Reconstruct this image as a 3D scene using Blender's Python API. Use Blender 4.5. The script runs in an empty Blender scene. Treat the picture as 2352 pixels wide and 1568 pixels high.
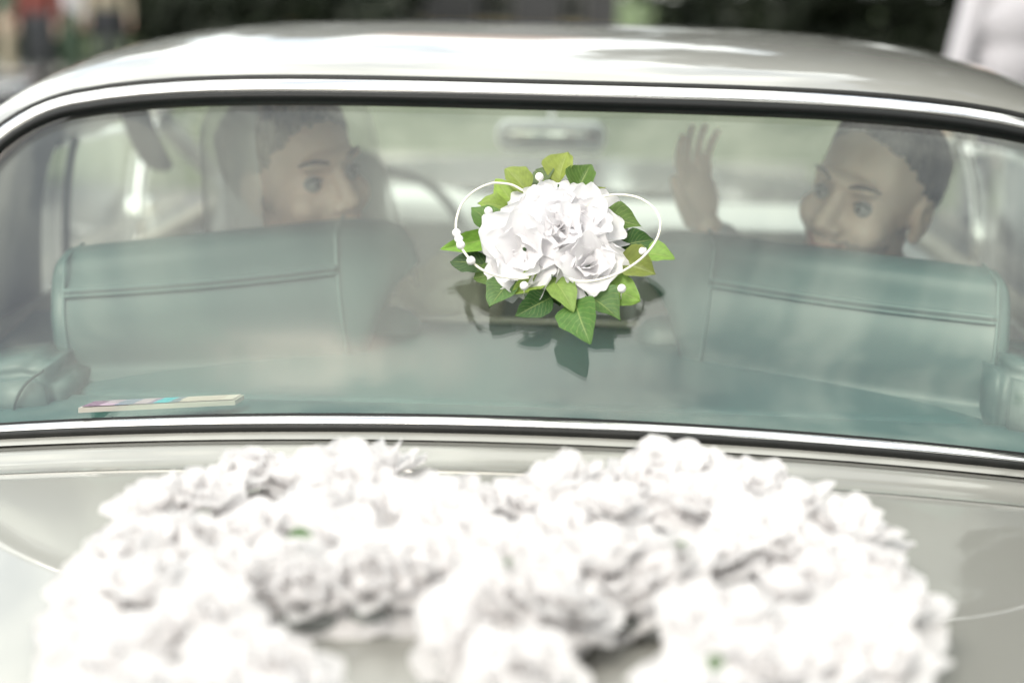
import bpy, bmesh, math, random
import numpy as np
from mathutils import Vector, Matrix, noise as mnoise

R = math.radians
random.seed(7)
scn = bpy.context.scene
COL = scn.collection

# ------------------------------------------------------------------ camera
CAM_LOC = Vector((0.032, -1.675, 1.387))
PITCH, YAW, ROLL = 12.5, 2.0, 1.4
FPX = 3650.0                      # focal length in units of a 2352 px wide frame
cam_d = bpy.data.cameras.new("camera")
cam = bpy.data.objects.new("camera", cam_d)
COL.objects.link(cam)
cam_d.sensor_width = 36.0
cam_d.lens = FPX / 2352.0 * 36.0
CAM_M = (Matrix.Rotation(R(YAW), 4, 'Z') @ Matrix.Rotation(R(90 - PITCH), 4, 'X') @ Matrix.Rotation(R(ROLL), 4, 'Z'))
cam.matrix_world = Matrix.Translation(CAM_LOC) @ CAM_M
cam_d.clip_start = 0.02
cam_d.clip_end = 2000
cam_d.dof.use_dof = True
cam_d.dof.focus_distance = 1.80
cam_d.dof.aperture_fstop = 1.9
scn.camera = cam

# ------------------------------------------------------------------ sky, sun, exposure
SUN_EL, SUN_AZ = 48, -150          # azimuth from +Y (ahead of the car) towards +X
world = bpy.data.worlds.new("World")
scn.world = world
world.use_nodes = True
wn, wl = world.node_tree.nodes, world.node_tree.links
wn.clear()
w_out = wn.new("ShaderNodeOutputWorld")
w_sky = wn.new("ShaderNodeTexSky")
w_sky.sky_type = 'NISHITA'
w_sky.sun_disc = False
w_sky.sun_elevation = R(SUN_EL)
w_sky.sun_rotation = R(SUN_AZ)
w_sky.dust_density = 4.0
w_bg = wn.new("ShaderNodeBackground")
w_bg.inputs[1].default_value = 0.12
w_tc = wn.new("ShaderNodeTexCoord")
w_no = wn.new("ShaderNodeTexNoise")
w_no.inputs["Scale"].default_value = 6.0
w_no.inputs["Detail"].default_value = 5
w_rp = wn.new("ShaderNodeValToRGB")
w_rp.color_ramp.elements[0].position = 0.40
w_rp.color_ramp.elements[0].color = (0.20, 0.20, 0.20, 1)
w_rp.color_ramp.elements[1].position = 0.60
w_rp.color_ramp.elements[1].color = (0.97, 0.97, 0.97, 1)
w_mix = wn.new("ShaderNodeMix")
w_mix.data_type = 'RGBA'
w_mix.inputs[7].default_value = (12.0, 12.15, 11.3, 1)      # thin bright cloud
w_map = wn.new("ShaderNodeMapping")                      # unseen cloud pattern, stretched lengthwise so the rear glass reflects vertical streaks
w_map.inputs["Scale"].default_value = (1.25, 0.35, 1.0)
wl.new(w_tc.outputs["Generated"], w_map.inputs["Vector"])
wl.new(w_map.outputs[0], w_no.inputs["Vector"])
wl.new(w_no.outputs["Fac"], w_rp.inputs["Fac"])
wl.new(w_rp.outputs["Color"], w_mix.inputs[0])
wl.new(w_sky.outputs["Color"], w_mix.inputs[6])
wl.new(w_mix.outputs[2], w_bg.inputs["Color"])
wl.new(w_bg.outputs[0], w_out.inputs["Surface"])

sun_d = bpy.data.lights.new("sun", 'SUN')
sun_d.energy = 0.9
sun_d.angle = R(14)
sun_d.color = (1.0, 0.965, 0.91)
sun = bpy.data.objects.new("sun", sun_d)
COL.objects.link(sun)
_sd = Vector((math.sin(R(SUN_AZ)) * math.cos(R(SUN_EL)), math.cos(R(SUN_AZ)) * math.cos(R(SUN_EL)), math.sin(R(SUN_EL))))
sun.rotation_euler = _sd.to_track_quat('Z', 'Y').to_euler()

scn.view_settings.view_transform = 'Standard'
scn.view_settings.look = 'None'
scn.view_settings.exposure = 1.0
scn.view_settings.gamma = 1.0
scn.view_settings.use_curve_mapping = False
scn.render.engine = 'CYCLES'
scn.cycles.use_denoising = True
scn.cycles.max_bounces = 7
scn.cycles.transparent_max_bounces = 24
scn.cycles.caustics_reflective = False
scn.cycles.caustics_refractive = False
scn.cycles.sample_clamp_indirect = 6

# ------------------------------------------------------------------ helpers
def ray(px, py):
    """photograph position (2352 x 1568 frame) -> unit direction in the world"""
    d = Vector(((px - 1176) / FPX, -(py - 784) / FPX, -1.0))
    return (CAM_M.to_3x3() @ d).normalized()
def at_y(px, py, y):
    d = ray(px, py); return CAM_LOC + d * ((y - CAM_LOC.y) / d.y)
def at_z(px, py, z):
    d = ray(px, py); return CAM_LOC + d * ((z - CAM_LOC.z) / d.z)
def at_plane(px, py, p0, n):
    d = ray(px, py); return CAM_LOC + d * ((p0 - CAM_LOC).dot(n) / d.dot(n))

def pchip(xs, ys):
    xs, ys = list(xs), list(ys)
    n = len(xs)
    h = [xs[i + 1] - xs[i] for i in range(n - 1)]
    dl = [(ys[i + 1] - ys[i]) / h[i] for i in range(n - 1)]
    m = [dl[0]] + [0] * (n - 2) + [dl[-1]]
    for i in range(1, n - 1):
        if dl[i - 1] * dl[i] > 0:
            w1, w2 = 2 * h[i] + h[i - 1], h[i] + 2 * h[i - 1]
            m[i] = (w1 + w2) / (w1 / dl[i - 1] + w2 / dl[i])
    def f(x):
        x = min(max(x, xs[0]), xs[-1])
        i = 0
        while i < n - 2 and x > xs[i + 1]: i += 1
        t = (x - xs[i]) / h[i]
        return ((1 + 2 * t) * (1 - t) ** 2 * ys[i] + t * (1 - t) ** 2 * h[i] * m[i]
                + t * t * (3 - 2 * t) * ys[i + 1] + t * t * (t - 1) * h[i] * m[i + 1])
    return f

def mesh_obj(name, verts, faces, mat=None, parent=None, smooth=True, uvs=None):
    me = bpy.data.meshes.new(name)
    me.from_pydata([tuple(v) for v in verts], [], [tuple(f) for f in faces])
    if uvs is not None:
        ul = me.uv_layers.new(name="UVMap")
        for lp in me.loops:
            ul.data[lp.index].uv = uvs[lp.vertex_index]
    if smooth:
        me.polygons.foreach_set("use_smooth", [True] * len(me.polygons))
    me.update()
    return link(name, me, mat, parent)
def link(name, me, mat=None, parent=None):
    o = bpy.data.objects.new(name, me)
    COL.objects.link(o)
    if mat is not None:
        if len(me.materials) == 0: me.materials.append(mat)
    if parent is not None: o.parent = parent
    return o
def bm_obj(name, bm, mat=None, parent=None, smooth=True):
    me = bpy.data.meshes.new(name)
    bm.to_mesh(me); bm.free()
    if smooth: me.polygons.foreach_set("use_smooth", [True] * len(me.polygons))
    return link(name, me, mat, parent)
def tag(o, label=None, cat=None, group=None, kind=None):
    if label: o["label"] = label
    if cat: o["category"] = cat
    if group: o["group"] = group
    if kind: o["kind"] = kind
    return o
def empty(name, loc=(0, 0, 0)):
    o = bpy.data.objects.new(name, None)
    o.location = loc
    o.empty_display_size = 0.1
    COL.objects.link(o)
    return o
def grid_faces(nu, nv, closed_u=False, off=0):
    f = []
    for i in range(nu if closed_u else nu - 1):
        for j in range(nv - 1):
            a = i * nv + j; b = ((i + 1) % nu) * nv + j
            f.append((off + a, off + b, off + b + 1, off + a + 1))
    return f
def bevel_box(name, size, mat, parent, loc=(0, 0, 0), rot=(0, 0, 0), bev=0.01, seg=3, taper=None):
    bm = bmesh.new()
    bmesh.ops.create_cube(bm, size=1)
    for v in bm.verts:
        v.co = Vector((v.co.x * size[0], v.co.y * size[1], v.co.z * size[2]))
        if taper and v.co.z > 0:
            v.co.x *= taper[0]; v.co.y *= taper[1]
    if bev > 0:
        bmesh.ops.bevel(bm, geom=list(bm.edges), offset=bev, segments=seg, profile=0.5, affect='EDGES')
    M = Matrix.Translation(loc) @ (rot if isinstance(rot, Matrix) else Matrix.Rotation(rot[2], 4, 'Z') @ Matrix.Rotation(rot[1], 4, 'Y') @ Matrix.Rotation(rot[0], 4, 'X'))
    bmesh.ops.transform(bm, matrix=M, verts=bm.verts)
    return bm_obj(name, bm, mat, parent)
def tube_geo(pts, rad, nseg=8, closed=False, caps=True):
    pts = [Vector(p) for p in pts]
    n = len(pts)
    rads = rad if isinstance(rad, (list, tuple)) else [rad] * n
    V, F = [], []
    prev = None
    for i, p in enumerate(pts):
        if closed: t = pts[(i + 1) % n] - pts[i - 1]
        else: t = pts[min(i + 1, n - 1)] - pts[max(i - 1, 0)]
        t.normalize()
        if prev is None:
            a = Vector((0, 0, 1)) if abs(t.z) < 0.9 else Vector((1, 0, 0))
            prev = t.cross(a).normalized()
        else:
            prev = (prev - t * prev.dot(t)).normalized()
        b = t.cross(prev)
        for k in range(nseg):
            an = 2 * math.pi * k / nseg
            V.append(p + (prev * math.cos(an) + b * math.sin(an)) * rads[i])
    for i in range(n if closed else n - 1):
        for k in range(nseg):
            i2 = (i + 1) % n
            F.append((i * nseg + k, i * nseg + (k + 1) % nseg, i2 * nseg + (k + 1) % nseg, i2 * nseg + k))
    if caps and not closed:
        F.append(tuple(range(nseg))[::-1]); F.append(tuple((n - 1) * nseg + k for k in range(nseg)))
    return V, F
def tube(name, pts, rad, mat, parent=None, nseg=8, closed=False):
    V, F = tube_geo(pts, rad, nseg, closed)
    return mesh_obj(name, V, F, mat, parent)
def catmull(pts, per=8, closed=False):
    pts = [Vector(p) for p in pts]
    n = len(pts); out = []
    for i in range(n if closed else n - 1):
        if closed: p0, p1, p2, p3 = pts[i - 1], pts[i], pts[(i + 1) % n], pts[(i + 2) % n]
        else: p0, p1, p2, p3 = pts[max(i - 1, 0)], pts[i], pts[i + 1], pts[min(i + 2, n - 1)]
        for k in range(per):
            t = k / per
            out.append(0.5 * ((2 * p1) + (p2 - p0) * t + (2 * p0 - 5 * p1 + 4 * p2 - p3) * t * t + (3 * p1 - p0 - 3 * p2 + p3) * t ** 3))
    if not closed: out.append(pts[-1])
    return out
def sphere_bm(bm, c, r, sub=3, M=None):
    T = Matrix.Translation(c) @ (M if M else Matrix.Identity(4)) @ Matrix.Diagonal((*(r if isinstance(r, (tuple, list)) else (r, r, r)), 1))
    bmesh.ops.create_icosphere(bm, subdivisions=sub, radius=1, matrix=T)

# ------------------------------------------------------------------ materials
MATS = {}
def mat(name, base=(0.5, 0.5, 0.5), rough=0.5, metal=0.0, coat=0.0, spec=0.5, noise=None, bump=None, sub=0.0, coat_rough=0.03, transl=0.0, sheen=0.0):
    m = bpy.data.materials.new(name)
    m.use_nodes = True
    nt = m.node_tree; b = nt.nodes["Principled BSDF"]
    b.inputs["Base Color"].default_value = (*base, 1)
    b.inputs["Roughness"].default_value = rough
    b.inputs["Metallic"].default_value = metal
    b.inputs["Coat Weight"].default_value = coat
    b.inputs["Coat Roughness"].default_value = coat_rough
    b.inputs["Specular IOR Level"].default_value = spec
    if sheen: b.inputs["Sheen Weight"].default_value = sheen
    if sub:
        b.inputs["Subsurface Weight"].default_value = sub
        b.inputs["Subsurface Radius"].default_value = (0.01, 0.004, 0.002)
    tc = nt.nodes.new("ShaderNodeTexCoord")
    if noise:                                   # (scale, amount, second colour)
        t = nt.nodes.new("ShaderNodeTexNoise"); t.inputs["Scale"].default_value = noise[0]; t.inputs["Detail"].default_value = 6
        rp = nt.nodes.new("ShaderNodeValToRGB")
        rp.color_ramp.elements[0].position = 0.5 - noise[1]; rp.color_ramp.elements[1].position = 0.5 + noise[1]
        rp.color_ramp.elements[0].color = (*base, 1); rp.color_ramp.elements[1].color = (*noise[2], 1)
        nt.links.new(tc.outputs["Object"], t.inputs["Vector"]); nt.links.new(t.outputs["Fac"], rp.inputs["Fac"])
        nt.links.new(rp.outputs["Color"], b.inputs["Base Color"])
    if bump:                                    # (scale, strength, distance)
        t2 = nt.nodes.new("ShaderNodeTexNoise"); t2.inputs["Scale"].default_value = bump[0]; t2.inputs["Detail"].default_value = 4
        bp = nt.nodes.new("ShaderNodeBump"); bp.inputs["Strength"].default_value = bump[1]; bp.inputs["Distance"].default_value = bump[2]
        nt.links.new(tc.outputs["Object"], t2.inputs["Vector"]); nt.links.new(t2.outputs["Fac"], bp.inputs["Height"])
        nt.links.new(bp.outputs["Normal"], b.inputs["Normal"])
    if transl:
        tr = nt.nodes.new("ShaderNodeBsdfTranslucent"); tr.inputs["Color"].default_value = (*base, 1)
        mx = nt.nodes.new("ShaderNodeMixShader"); mx.inputs[0].default_value = transl
        nt.links.new(b.outputs[0], mx.inputs[1]); nt.links.new(tr.outputs[0], mx.inputs[2])
        nt.links.new(mx.outputs[0], nt.nodes["Material Output"].inputs["Surface"])
    MATS[name] = m
    return m

def glass_mat(name, tint, dust_haze):
    m = bpy.data.materials.new(name); m.use_nodes = True
    nt = m.node_tree; N = nt.nodes; L = nt.links; N.clear()
    out = N.new("ShaderNodeOutputMaterial")
    geo = N.new("ShaderNodeNewGeometry")
    dot = N.new("ShaderNodeVectorMath"); dot.operation = 'DOT_PRODUCT'
    L.new(geo.outputs["Normal"], dot.inputs[0]); L.new(geo.outputs["Incoming"], dot.inputs[1])
    ab = N.new("ShaderNodeMath"); ab.operation = 'ABSOLUTE'; L.new(dot.outputs["Value"], ab.inputs[0])
    om = N.new("ShaderNodeMath"); om.operation = 'SUBTRACT'; om.inputs[0].default_value = 1; L.new(ab.outputs[0], om.inputs[1])
    pw = N.new("ShaderNodeMath"); pw.operation = 'POWER'; pw.inputs[1].default_value = 5; L.new(om.outputs[0], pw.inputs[0])
    ma = N.new("ShaderNodeMath"); ma.operation = 'MULTIPLY_ADD'; ma.inputs[1].default_value = 0.955; ma.inputs[2].default_value = 0.045; L.new(pw.outputs[0], ma.inputs[0])
    tr = N.new("ShaderNodeBsdfTransparent"); tr.inputs["Color"].default_value = (*tint, 1)
    gl = N.new("ShaderNodeBsdfGlossy"); gl.inputs["Roughness"].default_value = 0.0; gl.inputs["Color"].default_value = (1, 1, 1, 1)
    mx = N.new("ShaderNodeMixShader"); L.new(ma.outputs[0], mx.inputs[0]); L.new(tr.outputs[0], mx.inputs[1]); L.new(gl.outputs[0], mx.inputs[2])
    last = mx
    if dust_haze:  # dirt specks and film; the film's pale colour also adds to the reflected haze
        tc = N.new("ShaderNodeTexCoord")
        n1 = N.new("ShaderNodeTexNoise"); n1.inputs["Scale"].default_value = 9; n1.inputs["Detail"].default_value = 6
        L.new(tc.outputs["Object"], n1.inputs["Vector"])
        v1 = N.new("ShaderNodeTexVoronoi"); v1.inputs["Scale"].default_value = 60; L.new(tc.outputs["Object"], v1.inputs["Vector"])
        lt = N.new("ShaderNodeMath"); lt.operation = 'LESS_THAN'; lt.inputs[1].default_value = 0.035; L.new(v1.outputs["Distance"], lt.inputs[0])
        sp = N.new("ShaderNodeMath"); sp.operation = 'MULTIPLY'; sp.inputs[1].default_value = 0.25; L.new(lt.outputs[0], sp.inputs[0])
        du = N.new("ShaderNodeMath"); du.operation = 'MULTIPLY_ADD'; du.inputs[1].default_value = dust_haze; L.new(n1.outputs["Fac"], du.inputs[0]); L.new(sp.outputs[0], du.inputs[2])
        df = N.new("ShaderNodeBsdfDiffuse"); df.inputs["Color"].default_value = (0.75, 0.74, 0.70, 1)
        m2 = N.new("ShaderNodeMixShader"); L.new(du.outputs[0], m2.inputs[0]); L.new(mx.outputs[0], m2.inputs[1]); L.new(df.outputs[0], m2.inputs[2])
        last = m2
    L.new(last.outputs[0], out.inputs["Surface"])
    MATS[name] = m
    return m

mat("paint", (0.355, 0.352, 0.318), rough=0.44, metal=0.5, coat=1.0, coat_rough=0.02, bump=(900, 0.015, 0.0005))
mat("chrome", (0.86, 0.85, 0.84), rough=0.10, metal=1.0, bump=(40, 0.02, 0.002))
mat("rubber", (0.008, 0.009, 0.009), rough=0.5, spec=0.25, bump=(120, 0.1, 0.001))
mat("rubber_worn", (0.013, 0.014, 0.013), rough=0.5, spec=0.25, bump=(160, 0.2, 0.001), noise=(60, 0.2, (0.02, 0.02, 0.019)))
glass_mat("glass_rear", (0.955, 0.985, 0.950), 0.022)
glass_mat("glass_side", (0.95, 0.975, 0.965), 0.0)
mat("leather", (0.060, 0.098, 0.096), rough=0.42, bump=(25, 0.10, 0.006), noise=(7, 0.3, (0.070, 0.122, 0.117)))
mat("leather_grey", (0.70, 0.71, 0.69), rough=0.5, bump=(220, 0.12, 0.002))
mat("shelf_vinyl", (0.048, 0.102, 0.102), rough=0.45, bump=(300, 0.12, 0.002), noise=(6, 0.3, (0.056, 0.122, 0.119)))
mat("piping", (0.085, 0.14, 0.135), rough=0.4)
mat("stitch_dark", (0.035, 0.06, 0.058), rough=0.7)
mat("lining", (0.68, 0.67, 0.63), rough=0.8, bump=(150, 0.2, 0.001))
mat("pillar_vinyl", (0.05, 0.055, 0.054), rough=0.32, bump=(180, 0.15, 0.001))
mat("door_card", (0.30, 0.27, 0.22), rough=0.6, noise=(9, 0.2, (0.33, 0.30, 0.25)))
mat("dash_pad", (0.50, 0.51, 0.48), rough=0.35, bump=(200, 0.1, 0.001))
mat("dark_plastic", (0.03, 0.032, 0.032), rough=0.4)
mat("ivory_plastic", (0.55, 0.53, 0.47), rough=0.3)
mat("ivory_gloss", (0.85, 0.85, 0.83), rough=0.12, coat=1.0)
mat("carpet", (0.24, 0.25, 0.24), rough=0.95, bump=(300, 0.5, 0.003))
mat("mirror_silver", (0.9, 0.9, 0.9), rough=0.02, metal=1.0)
mat("petal", (0.84, 0.828, 0.84), rough=0.75, transl=0.38, bump=(260, 0.15, 0.0008), sheen=0.2)
mat("petal_rose", (0.88, 0.868, 0.865), rough=0.75, transl=0.52, sheen=0.2)
mat("pearl", (0.88, 0.86, 0.86), rough=0.18, coat=0.8, coat_rough=0.05)
mat("cord", (0.82, 0.80, 0.68), rough=0.6, bump=(900, 0.4, 0.0006))
mat("stem_green", (0.03, 0.075, 0.02), rough=0.55)
mat("foam", (0.25, 0.26, 0.25), rough=0.9)
mat("skin", (0.68, 0.50, 0.42), rough=0.45, sub=0.12, bump=(160, 0.08, 0.001), noise=(22, 0.25, (0.72, 0.52, 0.43)))
mat("skin_tan", (0.70, 0.53, 0.44), rough=0.45, sub=0.12, bump=(160, 0.08, 0.001), noise=(22, 0.25, (0.75, 0.56, 0.46)))
mat("hair_dark", (0.028, 0.022, 0.019), rough=0.5, bump=(140, 0.6, 0.004))
mat("hair_brown", (0.085, 0.058, 0.040), rough=0.5, bump=(140, 0.6, 0.004))
mat("hair_grey", (0.12, 0.115, 0.11), rough=0.55, bump=(140, 0.6, 0.004))
def hair_mat(name, c1, c2):
    m = mat(name, c1, rough=0.42)
    nt = m.node_tree; N = nt.nodes; L = nt.links; b = N["Principled BSDF"]
    tc = N.new("ShaderNodeTexCoord"); mp = N.new("ShaderNodeMapping"); mp.inputs["Scale"].default_value = (130, 130, 14); mp.inputs["Rotation"].default_value = (0.5, 0.3, 0)
    t = N.new("ShaderNodeTexNoise"); t.inputs["Scale"].default_value = 1.0; t.inputs["Detail"].default_value = 5
    rp = N.new("ShaderNodeValToRGB"); rp.color_ramp.elements[0].position = 0.35; rp.color_ramp.elements[1].position = 0.68
    rp.color_ramp.elements[0].color = (*c1, 1); rp.color_ramp.elements[1].color = (*c2, 1)
    bp = N.new("ShaderNodeBump"); bp.inputs["Strength"].default_value = 0.8; bp.inputs["Distance"].default_value = 0.004
    L.new(tc.outputs["Object"], mp.inputs["Vector"]); L.new(mp.outputs[0], t.inputs["Vector"]); L.new(t.outputs["Fac"], rp.inputs["Fac"])
    L.new(rp.outputs[0], b.inputs["Base Color"]); L.new(t.outputs["Fac"], bp.inputs["Height"]); L.new(bp.outputs[0], b.inputs["Normal"])
hair_mat("hair_dark", (0.05, 0.042, 0.037), (0.15, 0.125, 0.105))
hair_mat("hair_brown", (0.13, 0.105, 0.082), (0.34, 0.28, 0.22))
mat("lip", (0.48, 0.28, 0.24), rough=0.4)
mat("teeth", (0.75, 0.73, 0.68), rough=0.3)
mat("stubble", (0.45, 0.35, 0.295), rough=0.8)
mat("brow", (0.10, 0.072, 0.055), rough=0.7)
mat("lash", (0.02, 0.016, 0.014), rough=0.6)
def veil_mat():
    m = bpy.data.materials.new("veil_tulle"); m.use_nodes = True
    nt = m.node_tree; N = nt.nodes; L = nt.links; b = N["Principled BSDF"]
    b.inputs["Base Color"].default_value = (0.82, 0.81, 0.79, 1); b.inputs["Roughness"].default_value = 0.8
    t = N.new("ShaderNodeBsdfTransparent"); mx = N.new("ShaderNodeMixShader"); mx.inputs[0].default_value = 0.30
    L.new(t.outputs[0], mx.inputs[1]); L.new(b.outputs[0], mx.inputs[2]); L.new(mx.outputs[0], N["Material Output"].inputs["Surface"])
    MATS["veil_tulle"] = m
veil_mat()
mat("cloth_white", (0.46, 0.45, 0.475), rough=0.85, bump=(9, 0.5, 0.02))
mat("dress_white", (0.80, 0.78, 0.74), rough=0.8, bump=(30, 0.3, 0.006))
mat("cloth_cream", (0.80, 0.75, 0.62), rough=0.85, bump=(40, 0.4, 0.006))
mat("cloth_dark", (0.035, 0.037, 0.045), rough=0.85, bump=(60, 0.3, 0.004))
mat("cloth_red", (0.17, 0.045, 0.038), rough=0.85, bump=(14, 0.4, 0.02))
mat("cloth_beige", (0.34, 0.30, 0.23), rough=0.85, bump=(14, 0.4, 0.02))
mat("cloth_green", (0.045, 0.075, 0.05), rough=0.85, bump=(14, 0.4, 0.02))
mat("denim", (0.035, 0.038, 0.045), rough=0.85, bump=(60, 0.3, 0.004))
mat("shoe", (0.02, 0.02, 0.02), rough=0.5)
mat("black_paint", (0.012, 0.012, 0.014), rough=0.25, coat=1.0)
mat("tyre", (0.018, 0.018, 0.018), rough=0.85, bump=(40, 0.3, 0.004))
mat("lamp_red", (0.30, 0.01, 0.01), rough=0.15, coat=1.0)
mat("bark", (0.055, 0.045, 0.035), rough=0.95, bump=(9, 0.8, 0.06), noise=(6, 0.2, (0.035, 0.03, 0.024)))
mat("render_wall", (0.075, 0.075, 0.08), rough=0.9, bump=(30, 0.3, 0.01), noise=(0.7, 0.25, (0.062, 0.062, 0.066)))
mat("plinth", (0.40, 0.32, 0.15), rough=0.9, noise=(2, 0.2, (0.33, 0.27, 0.14)))
mat("window_frame", (0.2, 0.2, 0.19), rough=0.5)
mat("window_pane", (0.012, 0.014, 0.015), rough=0.06, spec=0.6)
mat("roof_tile", (0.16, 0.075, 0.05), rough=0.85, noise=(3, 0.3, (0.11, 0.055, 0.04)))
mat("paving", (0.085, 0.084, 0.078), rough=0.88, noise=(1.3, 0.3, (0.11, 0.108, 0.10)), bump=(60, 0.3, 0.006))
mat("asphalt", (0.075, 0.075, 0.073), rough=0.9, noise=(2.0, 0.3, (0.10, 0.10, 0.097)), bump=(90, 0.5, 0.008))
mat("kerb_stone", (0.34, 0.335, 0.32), rough=0.9, noise=(4, 0.2, (0.28, 0.275, 0.26)))
mat("lawn_grass", (0.07, 0.092, 0.04), rough=0.95, noise=(0.8, 0.3, (0.10, 0.115, 0.055)), bump=(60, 0.9, 0.03))
mat("grass", (0.055, 0.10, 0.025), rough=0.95, noise=(3, 0.3, (0.09, 0.12, 0.04)), bump=(60, 0.9, 0.04))

def attr_leaf_mat(name, c1, c2, tr):
    """tree foliage: colour varies clump by clump with position"""
    m = bpy.data.materials.new(name); m.use_nodes = True
    nt = m.node_tree; N = nt.nodes; L = nt.links; b = N["Principled BSDF"]
    tc = N.new("ShaderNodeTexCoord"); t = N.new("ShaderNodeTexNoise"); t.inputs["Scale"].default_value = 1.1; t.inputs["Detail"].default_value = 5
    rp = N.new("ShaderNodeValToRGB"); rp.color_ramp.elements[0].position = 0.35; rp.color_ramp.elements[1].position = 0.65
    rp.color_ramp.elements[0].color = (*c1, 1); rp.color_ramp.elements[1].color = (*c2, 1)
    L.new(tc.outputs["Object"], t.inputs["Vector"]); L.new(t.outputs["Fac"], rp.inputs["Fac"]); L.new(rp.outputs["Color"], b.inputs["Base Color"])
    b.inputs["Roughness"].default_value = 0.6
    ts = N.new("ShaderNodeBsdfTranslucent"); L.new(rp.outputs["Color"], ts.inputs["Color"])
    mx = N.new("ShaderNodeMixShader"); mx.inputs[0].default_value = tr
    L.new(b.outputs[0], mx.inputs[1]); L.new(ts.outputs[0], mx.inputs[2]); L.new(mx.outputs[0], N["Material Output"].inputs["Surface"])
    MATS[name] = m
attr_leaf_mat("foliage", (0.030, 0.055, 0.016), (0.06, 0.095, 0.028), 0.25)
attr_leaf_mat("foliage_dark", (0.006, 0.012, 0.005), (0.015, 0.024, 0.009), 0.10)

def silk_leaf_mat():
    """fabric leaf: colour from the object, pale midrib and side veins with relief"""
    m = bpy.data.materials.new("silk_leaf"); m.use_nodes = True
    nt = m.node_tree; N = nt.nodes; L = nt.links; b = N["Principled BSDF"]
    oi = N.new("ShaderNodeObjectInfo"); uv = N.new("ShaderNodeUVMap"); uv.uv_map = "UVMap"
    sx = N.new("ShaderNodeSeparateXYZ"); L.new(uv.outputs[0], sx.inputs[0])
    def M(op, a, c=None, d=None):
        n = N.new("ShaderNodeMath"); n.operation = op
        for i, q in enumerate((a, c, d)):
            if q is None: continue
            if isinstance(q, (int, float)): n.inputs[i].default_value = q
            else: L.new(q, n.inputs[i])
        return n.outputs[0]
    au = M('ABSOLUTE', M('SUBTRACT', sx.outputs[0], 0.5))
    nz = N.new("ShaderNodeTexNoise"); nz.inputs["Scale"].default_value = 9; L.new(uv.outputs[0], nz.inputs["Vector"])
    ph = M('SUBTRACT', M('MULTIPLY', sx.outputs[1], 9.0), M('MULTIPLY', au, 6.0))
    ph = M('ADD', ph, M('MULTIPLY', nz.outputs["Fac"], 0.7))
    fr = M('ABSOLUTE', M('SUBTRACT', M('FRACT', ph), 0.5))
    side = M('LESS_THAN', fr, 0.06)
    mid = M('LESS_THAN', au, 0.016)
    vein = M('MAXIMUM', M('MULTIPLY', side, 0.55), mid)
    n2 = N.new("ShaderNodeTexNoise"); n2.inputs["Scale"].default_value = 5; n2.inputs["Detail"].default_value = 6; L.new(uv.outputs[0], n2.inputs["Vector"])
    hs = N.new("ShaderNodeHueSaturation"); L.new(oi.outputs["Color"], hs.inputs["Color"])
    L.new(M('MULTIPLY_ADD', n2.outputs["Fac"], 0.9, 0.55), hs.inputs["Value"])
    mix = N.new("ShaderNodeMix"); mix.data_type = 'RGBA'; L.new(M('MULTIPLY', vein, 0.5), mix.inputs[0]); L.new(hs.outputs[0], mix.inputs[6]); mix.inputs[7].default_value = (0.34, 0.42, 0.13, 1)
    L.new(mix.outputs[2], b.inputs["Base Color"])
    b.inputs["Roughness"].default_value = 0.55
    wv = N.new("ShaderNodeTexNoise"); wv.inputs["Scale"].default_value = 120; L.new(uv.outputs[0], wv.inputs["Vector"])
    bp = N.new("ShaderNodeBump"); bp.inputs["Strength"].default_value = 0.5; bp.inputs["Distance"].default_value = 0.001
    L.new(M('ADD', M('MULTIPLY', vein, -0.6), M('MULTIPLY', wv.outputs["Fac"], 0.35)), bp.inputs["Height"]); L.new(bp.outputs[0], b.inputs["Normal"])
    ts = N.new("ShaderNodeBsdfTranslucent"); L.new(mix.outputs[2], ts.inputs["Color"])
    mx = N.new("ShaderNodeMixShader"); mx.inputs[0].default_value = 0.2
    L.new(b.outputs[0], mx.inputs[1]); L.new(ts.outputs[0], mx.inputs[2]); L.new(mx.outputs[0], N["Material Output"].inputs["Surface"])
    MATS["silk_leaf"] = m
silk_leaf_mat()

# ================================================================== THE SETTING
def sheet(name, x0, x1, y0, y1, z, m, kind="structure"):
    o = mesh_obj(name, [(x0, y0, z), (x1, y0, z), (x1, y1, z), (x0, y1, z)], [(0, 1, 2, 3)], MATS[m], smooth=False)
    o["kind"] = kind
    return o
sheet("ground", -600, 600, -600, 600, 0.0, "grass")
sheet("plaza_pavement", -26, 14, -16, 21.5, 0.004, "paving")
sheet("lawn", -26, 14, 9.0, 21.5, 0.012, "lawn_grass")
sheet("road", -60, 60, -24, -16.6, 0.004, "asphalt")
kerb = empty("kerb"); kerb["kind"] = "structure"
bm = bmesh.new(); bmesh.ops.create_cube(bm, size=1)
for v in bm.verts: v.co = Vector((v.co.x * 0.98, v.co.y * 0.16, v.co.z * 0.13))
bmesh.ops.bevel(bm, geom=list(bm.edges), offset=0.015, segments=2, affect='EDGES')
kme = bpy.data.meshes.new("kerb_stone"); bm.to_mesh(kme); bm.free()
for i in range(40):
    k = link("kerb_stone", kme, MATS["kerb_stone"], kerb); k.location = (-25.5 + i, 21.6, 0.06)

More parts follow.
